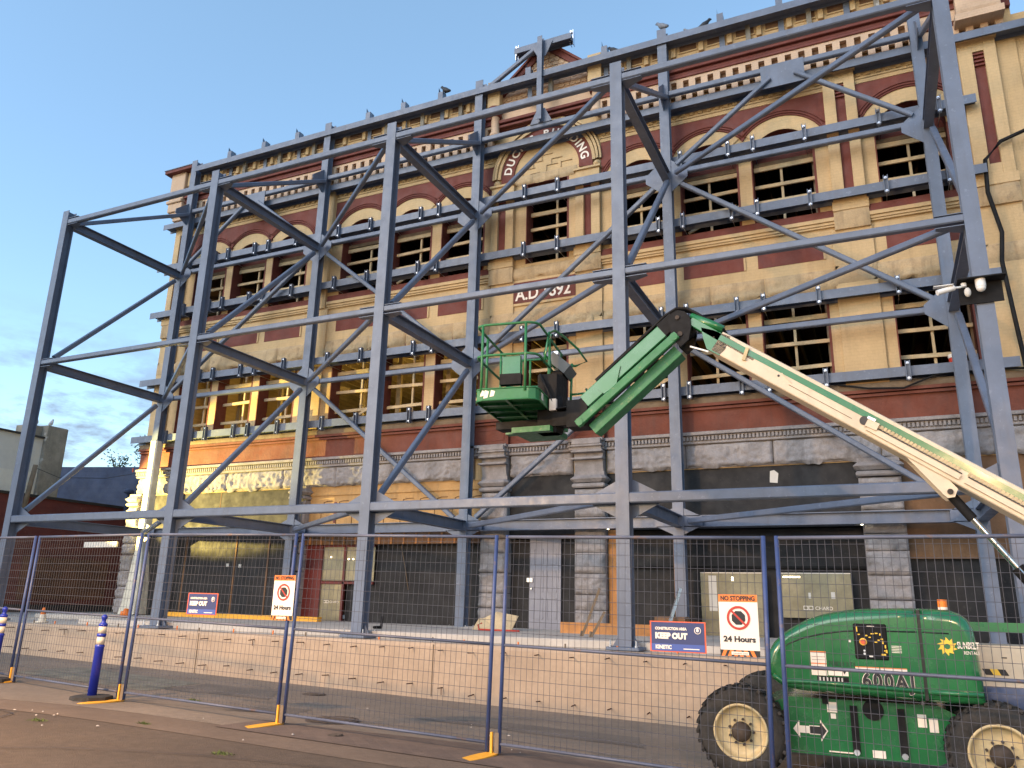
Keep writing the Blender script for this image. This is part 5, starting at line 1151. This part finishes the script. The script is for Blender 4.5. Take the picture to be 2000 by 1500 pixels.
# ------------------------------------------------------------------ birds
def bird(x,y,z,s,face,mb_,label,cat='bird',nm='perched_bird'):
    b=MB(); c_=math.cos(face); 
    pts=[(-.20,.02,.030),(-.12,.05,.055),(-.02,.10,.085),(.06,.16,.07),(.10,.22,.045),(.13,.26,.045),(.16,.275,.035),(.20,.27,.010)]
    fx,fy=math.cos(face),math.sin(face); rings=[]
    for (d_,h,rr) in pts:
        o=Vector((x+fx*d_*s,y+fy*d_*s,z+(h+.05)*s)); a=Vector((-fy,fx,0)); u_=Vector((-fx*.4,-fy*.4,1)).normalized(); rings.append([o+a*math.cos(6.283*k/10)*rr*s+u_*math.sin(6.283*k/10)*rr*s*1.1 for k in range(10)])
    b.loft(rings,mb_,smooth=True)
    for q in (-1,1): b.tube([(x-fy*.02*q*s,y+fx*.02*q*s,z),(x-fy*.02*q*s,y+fx*.02*q*s,z+.08*s)],.008*s,m_ink,5)
    t=b.build(nm); tag(t,label,cat)
    return t
bird(10.3,4.62,15.98,1.0,math.pi*.95,m_bird,'black bird perched on a parapet bracket left of the gable'); bird(17.26,4.45,15.93,1.0,math.pi*.9,m_birdg,'plump grey bird on top of the inner post right of the gable'); bird(18.42,4.45,15.6,.95,.2,m_bird,'dark bird standing on the parapet beam, head to the right'); bird(15.85,4.44,15.6,.9,math.pi*.9,m_bird,'small dark bird crouched on the beam by the front post')
bird(17.98,4.44,15.55,.7,math.pi,m_birdg,'low grey bird mostly hidden on the beam between two others')

# ------------------------------------------------------------------ left background
rwb=thing('maroon_wall','low maroon block wall with a brown boarded panel at the far left','wall',(-8.3,7,-.9))
b=MB(); b.box(-8.6,-8.0,-6,13.5,-1.2,4.12,m_redwall); b.build('wall_body',rwb)
b=MB(); b.box(-8.7,-7.92,-6,13.6,4.12,4.22,m_ink); b.build('coping',rwb)
b=MB(); b.box(-7.995,-7.95,6.0,9.7,.35,1.9,mat('brown_panel',(.13,.05,.022),.8,var=.4,scale=.8,streak=.4)); b.build('boarded_panel',rwb); b=MB(); b.box(-7.995,-7.96,-6,13,-.9,.15,m_black); b.build('black_base_strip',rwb)
b=MB(); b.tube([(-7.9,10.3,-.1),(-7.9,10.4,1.8)],.05,m_wood,6); tag(b.build('leaning_stick'),'pale stick standing by the maroon wall near the building corner','stick')
def wallp(nm,x0,y0,x1,y1,z0,z1,mm,label,cat,th=.4):
    d_=Vector((x1-x0,y1-y0,0)).normalized(); n_=Vector((-d_.y,d_.x,0)); b=MB(); A=Vector((x0,y0,0)); B=Vector((x1,y1,0))
    b.loft([[A+Vector((0,0,z0)),A+n_*th+Vector((0,0,z0)),A+n_*th+Vector((0,0,z1)),A+Vector((0,0,z1))],[B+Vector((0,0,z0)),B+n_*th+Vector((0,0,z0)),B+n_*th+Vector((0,0,z1)),B+Vector((0,0,z1))]],mm); t=b.build(nm); tag(t,label,cat); return t
wallp('navy_wall',-13.5,9.88,-4.0,12.85,0,6.2,m_bluewall,'dark navy painted block wall between the concrete stack and the yellow building','wall')
wb=thing('white_building','cream and white painted side wall with a dark roof edge at the far left','building',(-8.9,2,0))
b=MB(); b.box(-9.2,-8.25,-8,6.3,5.07,6.45,m_whitewall); b.build('upper_wall',wb); b=MB(); b.box(-9.2,-8.24,-8,6.8,4.2,5.068,m_whitewall2); b.build('lower_wall',wb); b=MB(); b.box(-9.3,-8.15,-8,6.35,6.45,6.52,m_ink); b.build('roof_edge',wb)
b=MB(); b.rock(0,1,0,1,0,0,m_concold) if False else b.bbox(-9.0,-8.1,6.1,7.0,4.2,7.0,m_concold,.03); b.box(-9.2,-8.4,5.55,6.09,6.3,6.95,m_concold); tag(b.build('concrete_stack'),'tall weathered concrete stack streaked white, with gulls on top','chimney')
for k,lab in enumerate(('gull standing on the left of the concrete stack','gull lying low on the middle of the concrete stack')): bird(-8.5+.1*k,5.85+.55*k,6.95+.05*k,1.0,-.6+2.8*k,m_birdw,lab,'gull','gull')
b=MB(); b.tube([(-7.7,5.45,3.4),(-7.7,5.62,5.3)],[.09,.085],m_woodold,10); b.tube([(-7.7,5.62,5.2),(-7.6,6.6,4.95),(-7.4,8.5,5.2),(-6,9.5,5.6),(-2,10,6.2)],.012,m_ink,4); 
tag(b.build('wooden_pole'),'short weathered wooden pole with a drooping wire at the far left','pole')
simple('vent_pipe','dark mushroom topped vent pipe standing in front of the navy wall','vent',lambda b:(b.tube([(-7.3,9.6,3.8),(-7.3,9.6,4.75)],.09,m_bluewall,10),b.lathe((-7.3,9.6,4.70),(0,0,1),[(0,.1),(.02,.2),(.12,.22),(.2,.1),(.21,.001)],m_bluewall,14)))
simple('rag_ribbons','torn pale ribbons and a red tag hanging from the wire before the navy wall','ribbons',lambda b:[b.bar((x,9.4+.1*k,5.75),(x+dx,9.4,5.75-l),.02,.05,mm) for k,(x,dx,l,mm) in enumerate([(-7.0,.0,.18,m_orred),(-6.5,-.25,.25,m_offw),(-6.35,.05,.4,m_offw),(-3.9,-.3,.4,m_offw),(-3.75,.15,.35,m_offw)])])
def bush(x,y,z,h,w_,n,label,sparse=False):
    t=thing('small_tree',label,'tree',(x,y,z)); b=MB(); tips=[]
    for k in range(9):
        a=random.uniform(0,6.28); p=[(x,y,z)]; 
        for j in range(1,5): p.append((x+math.cos(a)*w_*.5*j/4*random.uniform(.6,1.1),y+math.sin(a)*w_*.4*j/4,z+h*j/4*random.uniform(.85,1.05)))
        b.tube(p,[.03,.022,.016,.01,.005],m_bark,5); tips+=p[1:]
    b.build('branches',t); b=MB()
    for k in range(n):
        c_=random.choice(tips); px,py,pz=[c_[i]+random.gauss(0,.16) for i in range(3)]; v1=Vector((random.gauss(0,1),random.gauss(0,1),random.gauss(0,1))).normalized()*random.uniform(.05,.1); v2=Vector((random.gauss(0,1),random.gauss(0,1),random.gauss(0,1))).normalized()*.04
        o=Vector((px,py,pz)); b.add([o-v1,o-v2,o+v1,o+v2],[(0,1,2,3)],m_leaf)
    b.build('leaves',t)
bush(-9.6,12.2,6.0,1.5,1.2,420,'sparse leafy sapling growing behind the navy wall'); bush(-11.0,11.8,6.0,.9,1.0,220,'lower thin shrub left of the leafy sapling behind the navy wall')
tg=MB(); tg.box(-1.9,-1.35,-1.2,-1.17,2.2,2.4,m_offw); tg.box(-1.9,-1.35,-1.202,-1.199,2.2,2.24,m_blue2)
# neighbour building at the right edge
nb=thing('stone_neighbour','pale grey stone building just showing at the right edge','building',(28,6,0))
b=MB(); b.box(25.95,32,4.9,16,-.2,11.2,m_stone); b.build('wall',nb); b=MB(); b.box(25.36,25.94,5.05,14,-.2,14.2,m_yel); b.build('party_wall',nb); b=MB(); b.tube([(25.9,4.8,0),(25.9,4.8,17)],.05,m_stone,8); b.build('downpipe',nb)

# ------------------------------------------------------------------ lamps that light the street and the left corner
def street_lamp(x,y,h,reach,label):
    z=gz(x,y); t=thing('street_lamp',label,'street lamp',(x,y,z)); b=MB(); b.lathe((x,y,z),(0,0,1),[(0,.14),(.5,.13),(.55,.08),(h-.3,.055),(h,.05)],m_blkm,14); b.build('pole',t)
    b=MB(); b.tube([(x,y,z+h-.05),(x+reach*.4,y+reach*.3,z+h+.15),(x+reach,y+reach*.6,z+h+.15)],.035,m_blkm,8); b.build('arm',t)
    hx,hy,hzz=x+reach,y+reach*.6,z+h+.1; b=MB(); b.bbox(hx-.25,hx+.25,hy-.12,hy+.12,hzz-.02,hzz+.1,m_blkm,.03); b.build('lamp_head',t); b=MB(); b.box(hx-.18,hx+.18,hy-.08,hy+.08,hzz-.05,hzz-.025,m_lampglow); b.build('lamp_glass',t)
    return t,(hx,hy,hzz-.12)
t,p_=street_lamp(10.2,-11.2,5.2,.9,'sodium street lamp on the near side of the road')
ld=bpy.data.lights.new('street_light','SPOT'); ld.energy=2250; ld.color=(1,.60,.29); ld.shadow_soft_size=.12; ld.spot_size=R(150); ld.spot_blend=.6
lo=bpy.data.objects.new('light',ld); C.objects.link(lo); lo.parent=t; lo.location=Vector(p_)-t.location; lo.rotation_euler=(Vector(p_)-Vector((14.5,-3,-1))).to_track_quat('Z','Y').to_euler()
t,p_=street_lamp(23.5,-16.0,5.0,.6,'second sodium street lamp beyond the photographer')
ld=bpy.data.lights.new('street_light','SPOT'); ld.energy=1500; ld.color=(1,.58,.28); ld.shadow_soft_size=.12; ld.spot_size=R(140); ld.spot_blend=.6
lo=bpy.data.objects.new('light',ld); C.objects.link(lo); lo.parent=t; lo.location=Vector(p_)-t.location; lo.rotation_euler=(Vector(p_)-Vector((21.0,-4,-.5))).to_track_quat('Z','Y').to_euler()
lamp((-4.6,.7,2.6),12500,(1,.74,.20),'yellow site flood lamp on a stand beyond the left corner',.06,'site_lamp',spot=(R(37),.35),aim=(1.5,5,4.15))
